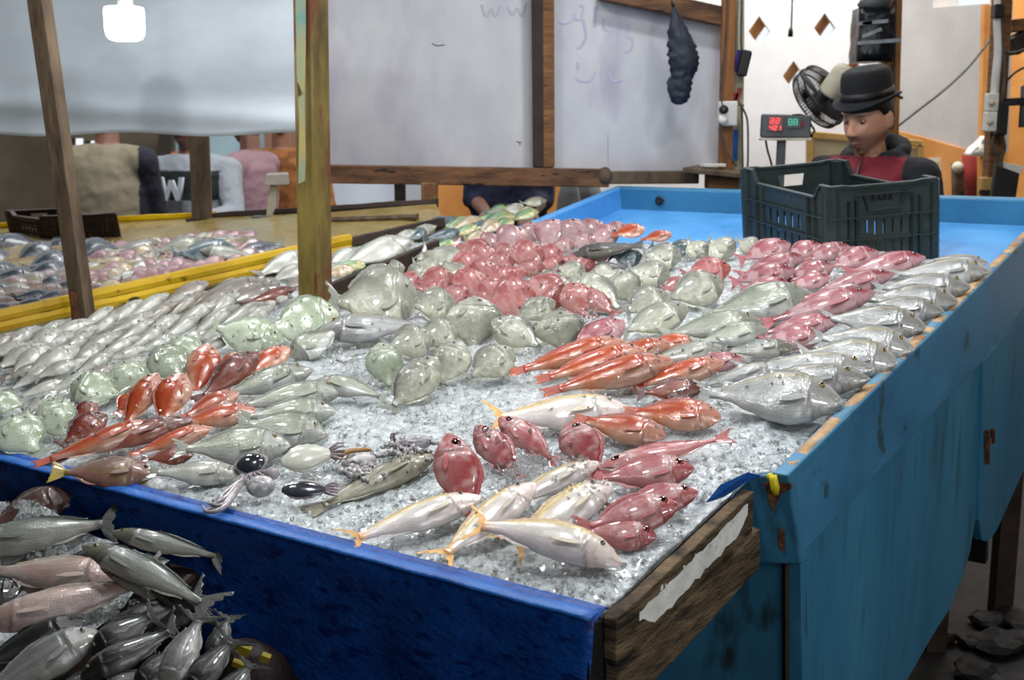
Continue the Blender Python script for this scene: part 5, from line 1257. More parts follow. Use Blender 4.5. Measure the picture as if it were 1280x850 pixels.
# ================================================================== crates
def crate(name, label, Fp, Lp, Rp, hgt, mt, dip=True):
    """Fp, Lp, Rp: near, left and right bottom corners"""
    A = Lp - Fp; B = Rp - Fp; nz_ = A.cross(B).normalized()
    if nz_.z < 0: nz_ = -nz_
    la, lb = A.length, B.length; a_, b_ = A / la, B / lb
    r = root(name, Fp + (A + B) / 2, label, 'crate')
    def side_(org, ax, ln, out, lowmid, handle):
        e = .052 * ln / .34 * 1.0; ec = max(.05, .14 * ln); H_ = hgt; lo = H_ * (.83 if lowmid else .985)
        ol = [(0, 0), (ln, 0), (ln, H_), (ln - ec * .75, H_), (ln - ec * 1.15, lo), (ec * 1.15, lo), (ec * .75, H_), (0, H_)]
        holes = []
        n = 7
        for row, (z0, z1) in enumerate(((.08, .28), (.36, .55))):
            for i in range(n):
                x = ln * (.26 + .50 * i / (n - 1)); wd = ln * .012
                holes.append([(x - wd, H_ * z0), (x - wd, H_ * z1), (x + wd, H_ * z1), (x + wd, H_ * z0)])
        if handle: holes.append([(ln * .38, H_ * .70), (ln * .36, H_ * .86), (ln * .64, H_ * .86), (ln * .62, H_ * .70)])
        me = plate_mesh(ol, holes, .005)
        Mx = Matrix((ax, nz_, ax.cross(nz_))).transposed().to_4x4(); Mx.translation = org
        m = MB(); add_mesh(m, me, Mx)
        # ribs and rim
        def P3(x, y, o_=0): return org + ax * x + nz_ * y + out * o_
        for y in (.32, .60): m.beam(P3(0, H_ * y, .006), P3(ln, H_ * y, .006), .004, .014, out)
        if not lowmid: m.beam(P3(ln * .22, H_ * .88, .006), P3(ln * .78, H_ * .88, .006), .004, .012, out)
        for x in (.05, .16, .23, .77, .84, .95): m.beam(P3(ln * x, 0, .006), P3(ln * x, H_ * (.97 if x in (.05, .95) else .82), .006), .006, .014, out)
        o1 = m.build('side_wall', mt, r)
        m = MB(); tp = [P3(x, y) for x, y in ((0, H_), (ec * .75, H_), (ec * 1.15, lo), (ln - ec * 1.15, lo), (ln - ec * .75, H_), (ln, H_))]
        for p, q in zip(tp, tp[1:]): m.beam(p - (q - p).normalized() * .002, q + (q - p).normalized() * .002, .016, .007, nz_)
        m.build('top_rim', mt, r)
        return o1
    side_(Fp, a_, la, -b_, True, False); side_(Fp + B, a_, la, b_, True, False)
    s1 = side_(Fp, b_, lb, -a_, False, False); s2 = side_(Fp + A, b_, lb, a_, False, True)
    # bracket and punched mark on the near short side
    m = MB(); 
    def Q(x, y, o_=.008): return Fp + b_ * (x * lb) + nz_ * (y * hgt) - a_ * o_
    m.beam(Q(.30, .90), Q(.345, .68), .006, .008, a_); m.beam(Q(.345, .68), Q(.64, .70), .006, .008, a_); m.beam(Q(.64, .70), Q(.70, .92), .006, .008, a_)
    m.build('handle_recess', mt, s1)
    m = MB()
    for i in range(4):
        x = .40 + i * .055
        for dx in (-.018, .018): m.beam(Q(x - dx, .79, .004), Q(x + dx, .89, .004), .003, .004, a_)
    m.build('punched_mark', m_black, s1)
    for c in (Fp, Fp + A, Fp + B, Fp + A + B):
        ctr = Fp + (A + B) / 2; dd = (c - ctr); dd -= nz_ * dd.dot(nz_); cc = c - dd.normalized() * .012
        m = MB(); m.loft([[cc + nz_ * y + a_ * (.02 * x1) + b_ * (.02 * y1) for x1, y1 in ((-1, -.4), (-.4, -1), (.4, -1), (1, -.4), (1, .4), (.4, 1), (-.4, 1), (-1, .4))] for y in (0, hgt)]); m.build('corner_post', mt, r)
    m = MB()
    for i in range(9): m.beam(Fp + A * ((i + .5) / 9) + nz_ * .006, Fp + A * ((i + .5) / 9) + B + nz_ * .006, .018, .008, nz_)
    for i in range(9): m.beam(Fp + B * ((i + .5) / 9) + nz_ * .006, Fp + B * ((i + .5) / 9) + A + nz_ * .006, .018, .008, nz_)
    m.build('base_grid', mt, r)
    return r
def trayp(u, v): return pl(u, v, HF)
cF, cL, cR = trayp(1040, 334), trayp(934, 300), trayp(1168, 323)
A_ = cL - cF; B_ = cR - cF
hgtc = 100 * (cR.y) / FP
print('crate', A_.length, B_.length, A_.normalized().dot(B_.normalized()), hgtc)
crate('plastic_crate', 'empty dark green plastic crate standing on the blue tray', cF + NN * .004, cL + NN * .004, cR + NN * .004, hgtc, m_crate)
q1, q2, q3 = pl(66, 301, .045), pl(16, 293, .045), pl(148, 298, .045)
crate('plastic_crate', 'low brown plastic crate at the back of the yellow table', q1, q2, q3, .095, m_crateb)

# ================================================================== right-hand clutter
up = root('timber_post', Vector((at(1112, 200, 5.0).x, 5.0, 0)), 'tall amber timber post behind the hatted man', 'post')
m = MB(); a = at(1111, 170, 5.0); b_ = at(1117, -60, 5.0); m.beam(Vector((a.x - .02, 5.0, 0)), a, .062, .062); m.beam(a, b_, .068, .062); m.build('shaft', M('amber_post', '#a8702f', '#7c4c1c', sc=7, rough=.6, bump=.3, stretch=(1, 1, .5)), up, bevel=.003)
m = MB(); m.tube([at(u, v, 4.94) for u, v in curvepts([(1120, -40), (1119, 40), (1118, 100), (1116, 160)])], .005, 6); m.build('wire', m_cable, up, True)
m = MB()
m.beam(at(1100, 106, 4.95), at(1128, 123, 4.97), .01, .01); m.build('nail', m_rust, up)
eb = root('wrapped_box', at(1090, 44, 4.93) * 1, 'box wrapped in black plastic and clear tape on the amber post', 'box')
m = MB(); k = 4.93 / FP; m.box(at(1090, 44, 4.93), (42 * k, .13, 64 * k)); bmesh.ops.subdivide_edges(m.bm, edges=m.bm.edges[:], cuts=5, use_grid_fill=True)
for v in m.bm.verts: v.co += Vector((noise.noise(v.co * 14) * .01, noise.noise(v.co * 15 + Vector((3, 0, 0))) * .012, noise.noise(v.co * 13) * .01))
m.build('bag_wrap', m_bag, eb, True)
m = MB()
for (u0, v0, u1, v1) in ((1071, 30, 1110, 26), (1072, 54, 1126, 50), (1078, 46, 1102, 36), (1078, 30, 1090, 28)): m.beam(at(u0, v0, 4.855), at(u1, v1, 4.855), .014, .003, Vector((0, 1, 0)))
m.build('tape', m_tape, eb)
m = MB(); m.loft([ringpts(at(u, v, 4.9), r * k, r * .7 * k, 16) for u, v, r in ((1090, 12, 14), (1092, 6, 20), (1096, 0, 20), (1100, -8, 16), (1104, -16, 5))]); m.build('lamp_hood', m_grey, eb, True)
# fan
fr = root('wall_fan', at(1030, 118, 4.86) * 1, 'black wire wall fan with cream motor turned on the amber post', 'fan')
fc = at(1026, 121, 4.86); k = 4.86 / FP
fx = Vector((.86, -.1, -.50)).normalized(); fn = Vector((-.42, -.62, -.62)).normalized(); fy = fn.cross(fx).normalized(); fx = fy.cross(fn).normalized()
fn = Vector((-.50, .62, -.60)); 
fu = Vector((.68, 0, -.73)).normalized(); fax = Vector((-.55, .62, -.55)); fax = (fax - fu * fax.dot(fu)).normalized(); fw = fax.cross(fu).normalized()
FR = Matrix((fu, fw, fax)).transposed(); RD = 40 * k
m = MB(); rings_ = []
for rr, zz in ((RD, 0), (RD * .97, .028), (RD * .97, -.028)):
    m.tube([fc + FR @ Vector((rr * math.cos(t * math.pi / 24), rr * math.sin(t * math.pi / 24), zz)) for t in range(49)], .0035, 6)
for i in range(64):
    t = i * 2 * math.pi / 64
    for sg in (1, -1): m.tube([fc + FR @ Vector((r_ * RD * math.cos(t), r_ * RD * math.sin(t), sg * zz)) for r_, zz in ((.22, .05), (.6, .048), (.9, .038), (1, .0))], .0016, 4)
m.build('cage', m_black, fr, True)
hub = MB(); hub.lathe(fc, ((.0, -.05), (.03, -.045), (.03, .05), (.0, .055)), FR, 18); hub.build('hub', m_grey, fr, True)
for j in range(4):
    t0 = j * math.pi / 2; rings = []
    for i in range(9):
        r_ = .12 + .8 * i / 8; tw = .6 - .3 * i / 8; wd = RD * .34 * math.sin(math.pi * (.25 + .6 * i / 8))
        c = Vector((r_ * RD, 0, 0)); row = []
        for q, s_ in ((1, .002), (-1, .002), (-1, -.002), (1, -.002)): row.append(fc + FR @ (Matrix.Rotation(t0, 3, 'Z') @ (c + Vector((0, q * wd * math.cos(tw), q * wd * math.sin(tw) * .5 + s_)))))
        rings.append(row)
    m = MB(); m.loft(rings); m.build('blade', m_grey, fr, True)
m = MB(); mc = at(1036, 119, 4.80); md = (at(1059, 86, 4.76) - mc).normalized(); R = md.to_track_quat('Z', 'Y').to_matrix()
m.lathe(mc, [(r * k, z * k) for r, z in ((0, 0), (14, 0), (15, 3), (14.5, 30), (13, 37), (9, 40), (0, 40))], R, 24); m.build('motor_housing', m_cream, fr, True)
m = MB(); m.tube([at(1050, 112, 4.84), at(1066, 122, 4.9), at(1080, 124, 4.97), at(1106, 120, 4.98)], .012, 8); m.build('bracket', m_black, fr, True)
# hanging flex
hf = MB(); hf.tube([at(u, v, 6.2) for u, v in ((992, -60), (990, 10), (989, 38))], .004, 6); hf.lathe(at(988, 46, 6.2), ((0, 0), (.013, 0), (.012, .03), (.006, .045), (0, .046)), None, 12)
tag(hf.build('hanging_flex', m_cableb, None, True), 'black flex with a small plug hanging before the white wall', 'cable')
# scale readout
sr_ = root('scale_display', at(980, 230, 4.62) * 1, 'grey electronic scale readout with red and green digits on a pole', 'scale')
k = 4.62 / FP
m = MB(); m.box(at(982, 158, 4.62), (60 * k, .05, 29 * k), Matrix.Rotation(math.radians(1.5), 3, 'Y')); m.build('display_case', m_grey, sr_, bevel=.008)
m = MB(); m.box(at(981, 174, 4.62), (61 * k, .056, 3 * k)); m.build('base_lip', m_cream, sr_, bevel=.002)
def win(u, v, w_, h_, mt, nm): m = MB(); m.box(at(u, v, 4.592), (w_ * k, .004, h_ * k), Matrix.Rotation(math.radians(1.5), 3, 'Y')); return m.build(nm, mt, sr_)
wr = win(969, 155, 18, 17, M('red_window', '#5a1a1e', '#4a1418', rough=.2), 'red_window'); wg = win(992, 153, 17, 13, M('green_window', '#1d3a36', '#162c2a', rough=.2), 'green_window'); win(1003, 155, 4, 7, M('red_key', '#7a2a30', '#6a2228'), 'key')
SEG = {0: 'abcdef', 1: 'bc', 2: 'abged', 3: 'abgcd', 4: 'fgbc', 5: 'afgcd', 6: 'afgedc', 8: 'abcdefg', 9: 'abfgcd'}
def digits(txt, u0, v0, wd, hh, gap, mt, par):
    m = MB()
    for i, ch in enumerate(txt):
        x = u0 + i * (wd + gap); pts = dict(a=((x, v0), (x + wd, v0)), b=((x + wd, v0), (x + wd, v0 + hh / 2)), c=((x + wd, v0 + hh / 2), (x + wd, v0 + hh)), d=((x, v0 + hh), (x + wd, v0 + hh)), e=((x, v0 + hh / 2), (x, v0 + hh)), f=((x, v0), (x, v0 + hh / 2)), g=((x, v0 + hh / 2), (x + wd, v0 + hh / 2)))
        for s_ in SEG[int(ch)]: m.beam(at(*pts[s_][0], 4.587), at(*pts[s_][1], 4.587), .004, .0032)
    m.build('digits', mt, par)
digits('22', 963, 148, 4.6, 6, 2.2, m_ledr, wr); digits('421', 962.5, 157, 3.2, 5.4, 1.8, m_ledr, wr); digits('88', 986, 149, 4, 7, 2.5, m_ledg, wg)
m = MB(); a = at(977, 172, 4.63); m.beam(a, Vector((a.x - .012, a.y, .0)), .035, .03); m.build('pole', m_grey, sr_, bevel=.004)
m = MB(); m.box((a.x - .012, a.y, .02), (.2, .2, .04)); m.build('foot_plate', m_grey, sr_, bevel=.006)
m = MB(); m.tube([at(u, v, 4.64) for u, v in curvepts([(957, 174), (959, 186), (963, 200), (966, 212)])], .004, 6); m.tube([at(u, v, 4.60) for u, v in curvepts([(990, 144), (1003, 144), (1011, 152), (1018, 163), (1016, 166)])], .004, 6); m.build('lead', m_cableb, sr_, True)
# framed ply panel and outlet
fp_ = root('plywood_screen', at(1040, 260, 6.2) * 1, 'plywood screen in a timber frame behind the scale readout', 'screen')
slab('panel', [(1012, 170), (1150, 186), (1150, 420), (1012, 420)], 6.22, M('pale_ply', '#cfc0a0', '#bba985', sc=3, rough=.7), .015, None, fp_)
for a, b_ in (((1010, 168), (1152, 180)), ((1012, 166), (1012, 420)), ((1150, 180), (1150, 420))): bar('frame_rail', at(*a, 6.2), at(*b_, 6.2), .03, .035, m_ply, fp_)
slab('foot', [(1006, 640), (1156, 640), (1156, 632), (1006, 632)], 6.2, m_ply, .06, None, fp_)
so = root('socket_box', at(1094, 155, 4.94) * 1, 'white socket on the amber post beside the hatted man', 'socket box')
m = MB(); m.box(at(1101, 153, 4.95), (.055, .03, .07)); m.build('housing', m_white, so, bevel=.006)
m = MB(); m.lathe(at(1099, 154, 4.93), ((0, 0), (.014, 0), (.014, .012), (0, .013)), Matrix.Rotation(math.pi / 2, 3, 'X'), 14); m.build('plug', m_black, so, True)
cb = MB(); cb.tube([at(u, v, 5.3 + .004 * (u - 1118)) for u, v in curvepts([(1118, 161), (1150, 136), (1182, 111), (1214, 80), (1243, 42)])], .006, 6)
tag(cb.build('slanting_cable', m_cable, None, True), 'grey cable slanting across the grey partition to the right post', 'cable')
nb = MB(); nb.tube([at(1118, 125, 5.0), at(1132, 126, 5.0)], .003, 6)
# right post with its wiring
rp2 = root('timber_post', Vector((at(1252, 250, 4.9).x, 4.9, 0)), 'rough timber post hung with cables and switches at the right edge', 'post')
m = MB(); a = at(1245, 250, 4.9); m.beam(Vector((a.x, a.y, 0)), at(1256, -60, 4.9), .065, .06); m.build('shaft', m_wood, rp2, bevel=.004)
m = MB(); m.beam(at(1262, 60, 4.95), at(1330, 20, 4.95), .1, .07); m.build('cross_beam', m_darkwood, rp2, bevel=.004)
m = MB(); m.beam(at(1262, 33, 4.95), at(1330, 25, 4.95), .06, .05); m.build('cross_beam', m_wood, rp2, bevel=.004)
m = MB(); m.tube([at(u, v, 4.84) for u, v in curvepts([(1250, -30), (1247, 20), (1248, 60), (1245, 95), (1243, 118)])], .016, 10); m.build('conduit', m_white, rp2, True)
m = MB(); m.tube([at(u, v, 4.83) for u, v in curvepts([(1251, -30), (1252, 40), (1256, 90), (1252, 130)])], .006, 6)
m.tube([at(u, v, 4.85) for u, v in curvepts([(1290, 80), (1270, 90), (1256, 104)])], .005, 6); m.tube([at(u, v, 4.85) for u, v in curvepts([(1290, 58), (1266, 66), (1248, 62)])], .005, 6)
m.tube([at(u, v, 4.83) for u, v in curvepts([(1244, 165), (1240, 180), (1246, 196), (1243, 215)])], .006, 6); m.tube([at(u, v, 4.82) for u, v in curvepts([(1252, 165), (1256, 185), (1250, 205), (1254, 222)])], .006, 6)
m.build('cable', m_cable, rp2, True)
for (u, v, w_, h_, mt, nm) in ((1239, 128, 13, 22, m_white, 'socket'), (1237, 152, 13, 24, m_white, 'socket'), (1251, 148, 13, 40, m_black, 'switch_box'), (1247, 14, 12, 16, m_black, 'junction_box')):
    m = MB(); kk = 4.82 / FP; m.box(at(u, v, 4.82), (w_ * kk, .05, h_ * kk)); m.build(nm, mt, rp2, bevel=.005)
for (u, v) in ((1239, 128), (1237, 152)):
    m = MB(); m.lathe(at(u, v, 4.79), ((0, 0), (.012, 0), (.012, .008), (0, .009)), Matrix.Rotation(math.pi / 2, 3, 'X'), 14); m.build('plug', m_cream, rp2, True)
bk = root('black_bracket', at(1268, 127, 4.85) * 1, 'black arm bracket reaching out from the right post', 'bracket')
m = MB(); m.beam(at(1254, 128, 4.84), at(1330, 124, 4.84), .04, .03); m.build('arm', m_black, bk, bevel=.003)
m = MB(); m.lathe(at(1281, 140, 4.84), ((0, -.06), (.02, -.06), (.022, .1), (.0, .11)), None, 16); m.build('cap', m_grey, bk, True)
rc = MB(); rc.loft([[at(u, v, 5.1 + .015 * math.sin(i * 2.3)) for i, u in enumerate((u0 - 3, u0, u0 + 3))] for u0, v in ((1220, 190), (1220, 192))]) if False else None
def drape(name, px, Y, mt, lab, cat, th=.03):
    pts = [at(u, v, Y) for u, v in px]; m = MB(); m.prism(pts, (0, th, 0)); bmesh.ops.triangulate(m.bm, faces=m.bm.faces[:]); bmesh.ops.subdivide_edges(m.bm, edges=m.bm.edges[:], cuts=3, use_grid_fill=True)
    for v in m.bm.verts: v.co.y += .03 * noise.noise(v.co * 9); v.co.x += .008 * noise.noise(v.co * 14)
    return tag(m.build(name, mt, None, True), lab, cat)
drape('red_cloth', [(1205, 194), (1231, 196), (1222, 330), (1214, 330)], 6.36, m_red, 'dark red cloth hanging left of the right-hand post', 'cloth')
drape('white_bag', [(1233, 170), (1236, 196), (1212, 194), (1218, 184), (1227, 178)], 6.2, m_white, 'white plastic bag hanging above the dark red cloth', 'bag', .08)
drape('rag_bundle', [(1194, 205), (1208, 202), (1212, 226), (1207, 330), (1196, 330)], 6.45, M('brown_rag', '#5d4630', '#2c1f16', sc=14, rough=.9, bump=.6), 'brown rag bundle hanging beside the dark red cloth', 'cloth', .06)
m = MB(); m.ball(at(1198, 209, 6.4), (.035, .035, .03)); tag(m.build('rope_knot', m_cream, None, True), 'pale rope knot on top of the brown rag bundle', 'rope')
dp = root('black_signboard', at(1252, 225, 4.75) * 1, 'dark flat panel leaning against the right post', 'panel')
m = MB(); m.prism([at(u, v, 4.75) for u, v in ((1246, 206), (1275, 217), (1262, 300), (1232, 300))], (0, .03, 0)); m.build('board', m_black, dp, bevel=.004)
m = MB(); m.prism([at(u, v, 4.765) for u, v in ((1257, 203), (1280, 208), (1276, 218), (1258, 212))], (0, .03, 0)); m.build('label_strip', m_white, dp, bevel=.002)
wp = root('wood_offcut', at(1230, 230, 4.9) * 1, 'pale wood offcut leaning left of the dark panel', 'board'); m = MB(); m.prism([at(u, v, 4.86) for u, v in ((1228, 222), (1242, 222), (1238, 320), (1216, 320))], (0, .04, 0)); m.build('board', m_ply, wp, bevel=.004)
m = MB(); m.beam(at(1224, 240, 4.85), at(1240, 241, 4.85), .006, .02); m.build('saw_notch', m_darkwood, wp)
ys = slab('yellow_notice', [(1158, 204), (1174, 203), (1175, 224), (1166, 232), (1158, 226)], 6.4, m_yelp, .012, kind=None, label='yellow notice on the orange wall right of the hatted man', cat='sign')
m = MB(); m.beam(at(1166, 208, 6.385), at(1166, 221, 6.385), .006, .004); m.build('printed_mark', M('notice_ink', '#8a6a10', '#7a5a10'), ys)
slab('backing_plate', [(1160, 198), (1176, 197), (1178, 226), (1160, 228)], 6.42, m_white, .01, None, ys)
for i, (u0, v0, u1, v1, lab) in enumerate(((684, 230, 718, 268, 'left lumpy grey sack behind the blue tray, leaning'), (706, 228, 756, 266, 'right lumpy grey sack behind the blue tray'))):
    Y = 5.6 + i * .1; k = Y / FP; c = at((u0 + u1) / 2, (v0 + v1) / 2 + 10, Y); sk = root('grey_sack', Vector((c.x, c.y, 0)), lab, 'sack')
    m = MB(); ww = (u1 - u0) / 2 * k; m.loft([ringpts(Vector((c.x + .04 * f * (1 - i), c.y, zz)), max(.003, ww * q), max(.003, ww * .8 * q), 24, j=.2, sd=f * 3 + i) for f, q in ((0, .9), (.2, 1.05), (.5, 1.05), (.8, .98), (.92, .8), (.98, .5), (1, .1)) for zz in (at(700, v0 - 14, Y).z * f,)]); m.build('sack_body', m_sack, sk, True)
    m = MB(); m.tube([Vector((c.x + .04 * (1 - i), c.y, at(700, v0 - 14, Y).z - .005)), Vector((c.x + .05, c.y, at(700, v0 - 14, Y).z + .03))], .012, 8); m.build('tied_neck', m_cable, sk, True)
# pedestal scale on the far side of the yellow table
ps = root('counter_scale', pl(338, 276, .03) * 1, 'small pedestal scale with a grey head on the yellow table', 'scale')
Yp = pl(338, 276, .03).y; k = Yp / FP
m = MB(); m.hexa([at(u, v, Yp + dy) for u, v, dy in ((330, 232, -.05), (362, 231, -.05), (362, 229, .1), (334, 230, .1))] + [at(u, v, Yp + dy) for u, v, dy in ((332, 218, -.03), (361, 217, -.03), (360, 215, .1), (336, 216, .1))]); m.build('head', M('scale_grey', '#8f887c', '#6d665c', rough=.5), ps, bevel=.004)
m = MB(); m.beam(at(343, 232, Yp), at(338, 272, Yp), .03, .03); m.build('column', m_cream, ps, bevel=.003)
m = MB(); m.box(at(338, 272, Yp), (.12, .12, .02)); m.build('foot', m_grey, ps, bevel=.004)
# rubble on the floor under the stall
random.seed(9)
for i in range(9):
    p = atz(U(1150, 1290), U(775, 850), .01); m = MB(); rr = U(.04, .09); bmesh.ops.create_icosphere(m.bm, subdivisions=2, radius=1)
    for v in m.bm.verts: v.co = p + Vector((v.co.x * rr, v.co.y * rr, v.co.z * rr * .4 + .01)) * 1 + Vector(v.co) * .02 * noise.noise(v.co * 2 + Vector((i * 3, 0, 0)))
    tag(m.build('paving_stone', m_floor, None), 'dark broken paving stone on the floor under the blue stall', 'stone', 'broken stones under the blue stall')

# ================================================================== people
def cap_chain(bm, pts, rad, seg=14):
    pts = [Vector(p) for p in pts]
    for p, r in zip(pts, rad): bmesh.ops.create_uvsphere(bm, u_segments=seg, v_segments=seg // 2 + 2, radius=r, matrix=Matrix.Translation(p))
    for i in range(len(pts) - 1):
        a, b = pts[i], pts[i + 1]; d = b - a
        if d.length < 1e-4: continue
        R = d.to_track_quat('Z', 'Y').to_matrix().to_4x4(); rings = []
        for k in range(2):
            c, r = ((a, rad[i]), (b, rad[i + 1]))[k]; rings.append([bm.verts.new(c + R.to_3x3() @ Vector((r * math.cos(t * 2 * math.pi / seg), r * math.sin(t * 2 * math.pi / seg), 0))) for t in range(seg)])
        for t in range(seg): bm.faces.new((rings[0][t], rings[0][(t + 1) % seg], rings[1][(t + 1) % seg], rings[1][t]))
        bm.faces.new(rings[0][::-1]); bm.faces.new(rings[1])
def ell_loft(bm, secs, seg=28):
    rings = [[bm.verts.new(Vector(c) + Vector((rx * math.cos(t * 2 * math.pi / seg), ry * math.sin(t * 2 * math.pi / seg), 0))) for t in range(seg)] for c, rx, ry in secs]
    for a, b in zip(rings, rings[1:]):
        for t in range(seg): bm.faces.new((a[t], a[(t + 1) % seg], b[(t + 1) % seg], b[t]))
    bm.faces.new(rings[0][::-1]); bm.faces.new(rings[-1])
def head_bm(bm, Mh, sc=1.0):
    """face looks along +y; origin at the head centre; total height about .23"""
    t = bmesh.new(); bmesh.ops.create_uvsphere(t, u_segments=72, v_segments=54, radius=1)
    for v in t.verts:
        x, y, z = v.co; fr_ = ss(0, .55, y)
        W, D_, Hh = .068, .095, .118
        jaw = 1 - .30 * ss(-.15, -1.0, z) if z < -.15 else 1
        px, py, pz = x * W * jaw, y * D_ * (1 - .10 * ss(-.3, -1, z) * (1 if y < 0 else -.05)), z * Hh
        if y < 0 and z < -.3: py *= 1 - .45 * ss(-.3, -1, z)
        nose = gs(x, .13 + .10 * ss(.15, -.28, z)) * ss(.26, -.20, z) * (1 - ss(-.24, -.36, z)); py += .026 * nose * fr_
        px += math.copysign(.006, x) * gs(abs(x) - .16, .08) * gs(z + .24, .07) * fr_ if abs(x) > .02 else 0
        py -= .013 * gs(abs(x) - .36, .17) * gs(z - .09, .12) * fr_           # sockets
        py += .007 * gs(abs(x) - .34, .24) * gs(z - .26, .08) * fr_           # brows
        py += .006 * gs(abs(x) - .46, .16) * gs(z + .18, .16) * fr_           # cheek bones
        py += .010 * gs(x, .26) * gs(z + .50, .055) * fr_ + .009 * gs(x, .22) * gs(z + .61, .05) * fr_   # lips
        py -= .005 * gs(x, .30) * gs(z + .555, .018) * fr_
        py -= .004 * gs(x, .25) * gs(z + .72, .06) * fr_
        py += .011 * gs(x, .30) * gs(z + .88, .12) * fr_                       # chin
        v.co = Mh @ (Vector((px, py, pz)) * sc)
    bmesh.ops.recalc_face_normals(t, faces=t.faces)
    me = bpy.data.meshes.new('h'); t.to_mesh(me); t.free(); bm.from_mesh(me); bpy.data.meshes.remove(me)
    for sg in (-1, 1):
        bmesh.ops.create_uvsphere(bm, u_segments=14, v_segments=10, radius=1, matrix=Mh @ Matrix.Translation(Vector((sg * .069, -.012, -.004)) * sc) @ Matrix.Rotation(sg * .35, 4, 'Z') @ Matrix.Diagonal((.010 * sc, .018 * sc, .031 * sc, 1)))
def hand_bm(bm, wrist, dirv, palmn, sc=1.0, curl=.5, side=1):
    d = Vector(dirv).normalized(); n = Vector(palmn); n = (n - d * n.dot(d)).normalized(); s_ = d.cross(n).normalized() * side
    w0 = Vector(wrist)
    cap_chain(bm, [w0 - d * .02, w0 + d * .02 * sc], [.026 * sc, .026 * sc], 10)
    for j in range(4): cap_chain(bm, [w0 + d * .015 * sc + s_ * (j - 1.5) * .012 * sc, w0 + d * .085 * sc + s_ * (j - 1.5) * .0195 * sc], [.016 * sc, .0125 * sc], 10)
    for j in range(4):
        ln = (.062, .075, .070, .055)[j] * sc; p = w0 + d * .088 * sc + s_ * (j - 1.5) * .0205 * sc; a = 0; P_ = [p]
        for q, f in enumerate((.45, .32, .25)): a += curl * (.5 + .3 * q); p = p + (d * math.cos(a) + n * math.sin(a)) * ln * f; P_.append(p)
        cap_chain(bm, P_, [.0098 * sc, .0092 * sc, .0085 * sc, .0072 * sc], 8)
    t0 = w0 + d * .022 * sc - s_ * .026 * sc; cap_chain(bm, [t0, t0 + d * .03 * sc - s_ * .02 * sc + n * .008, t0 + d * .058 * sc - s_ * .026 * sc + n * .018], [.013 * sc, .011 * sc, .0085 * sc], 8)
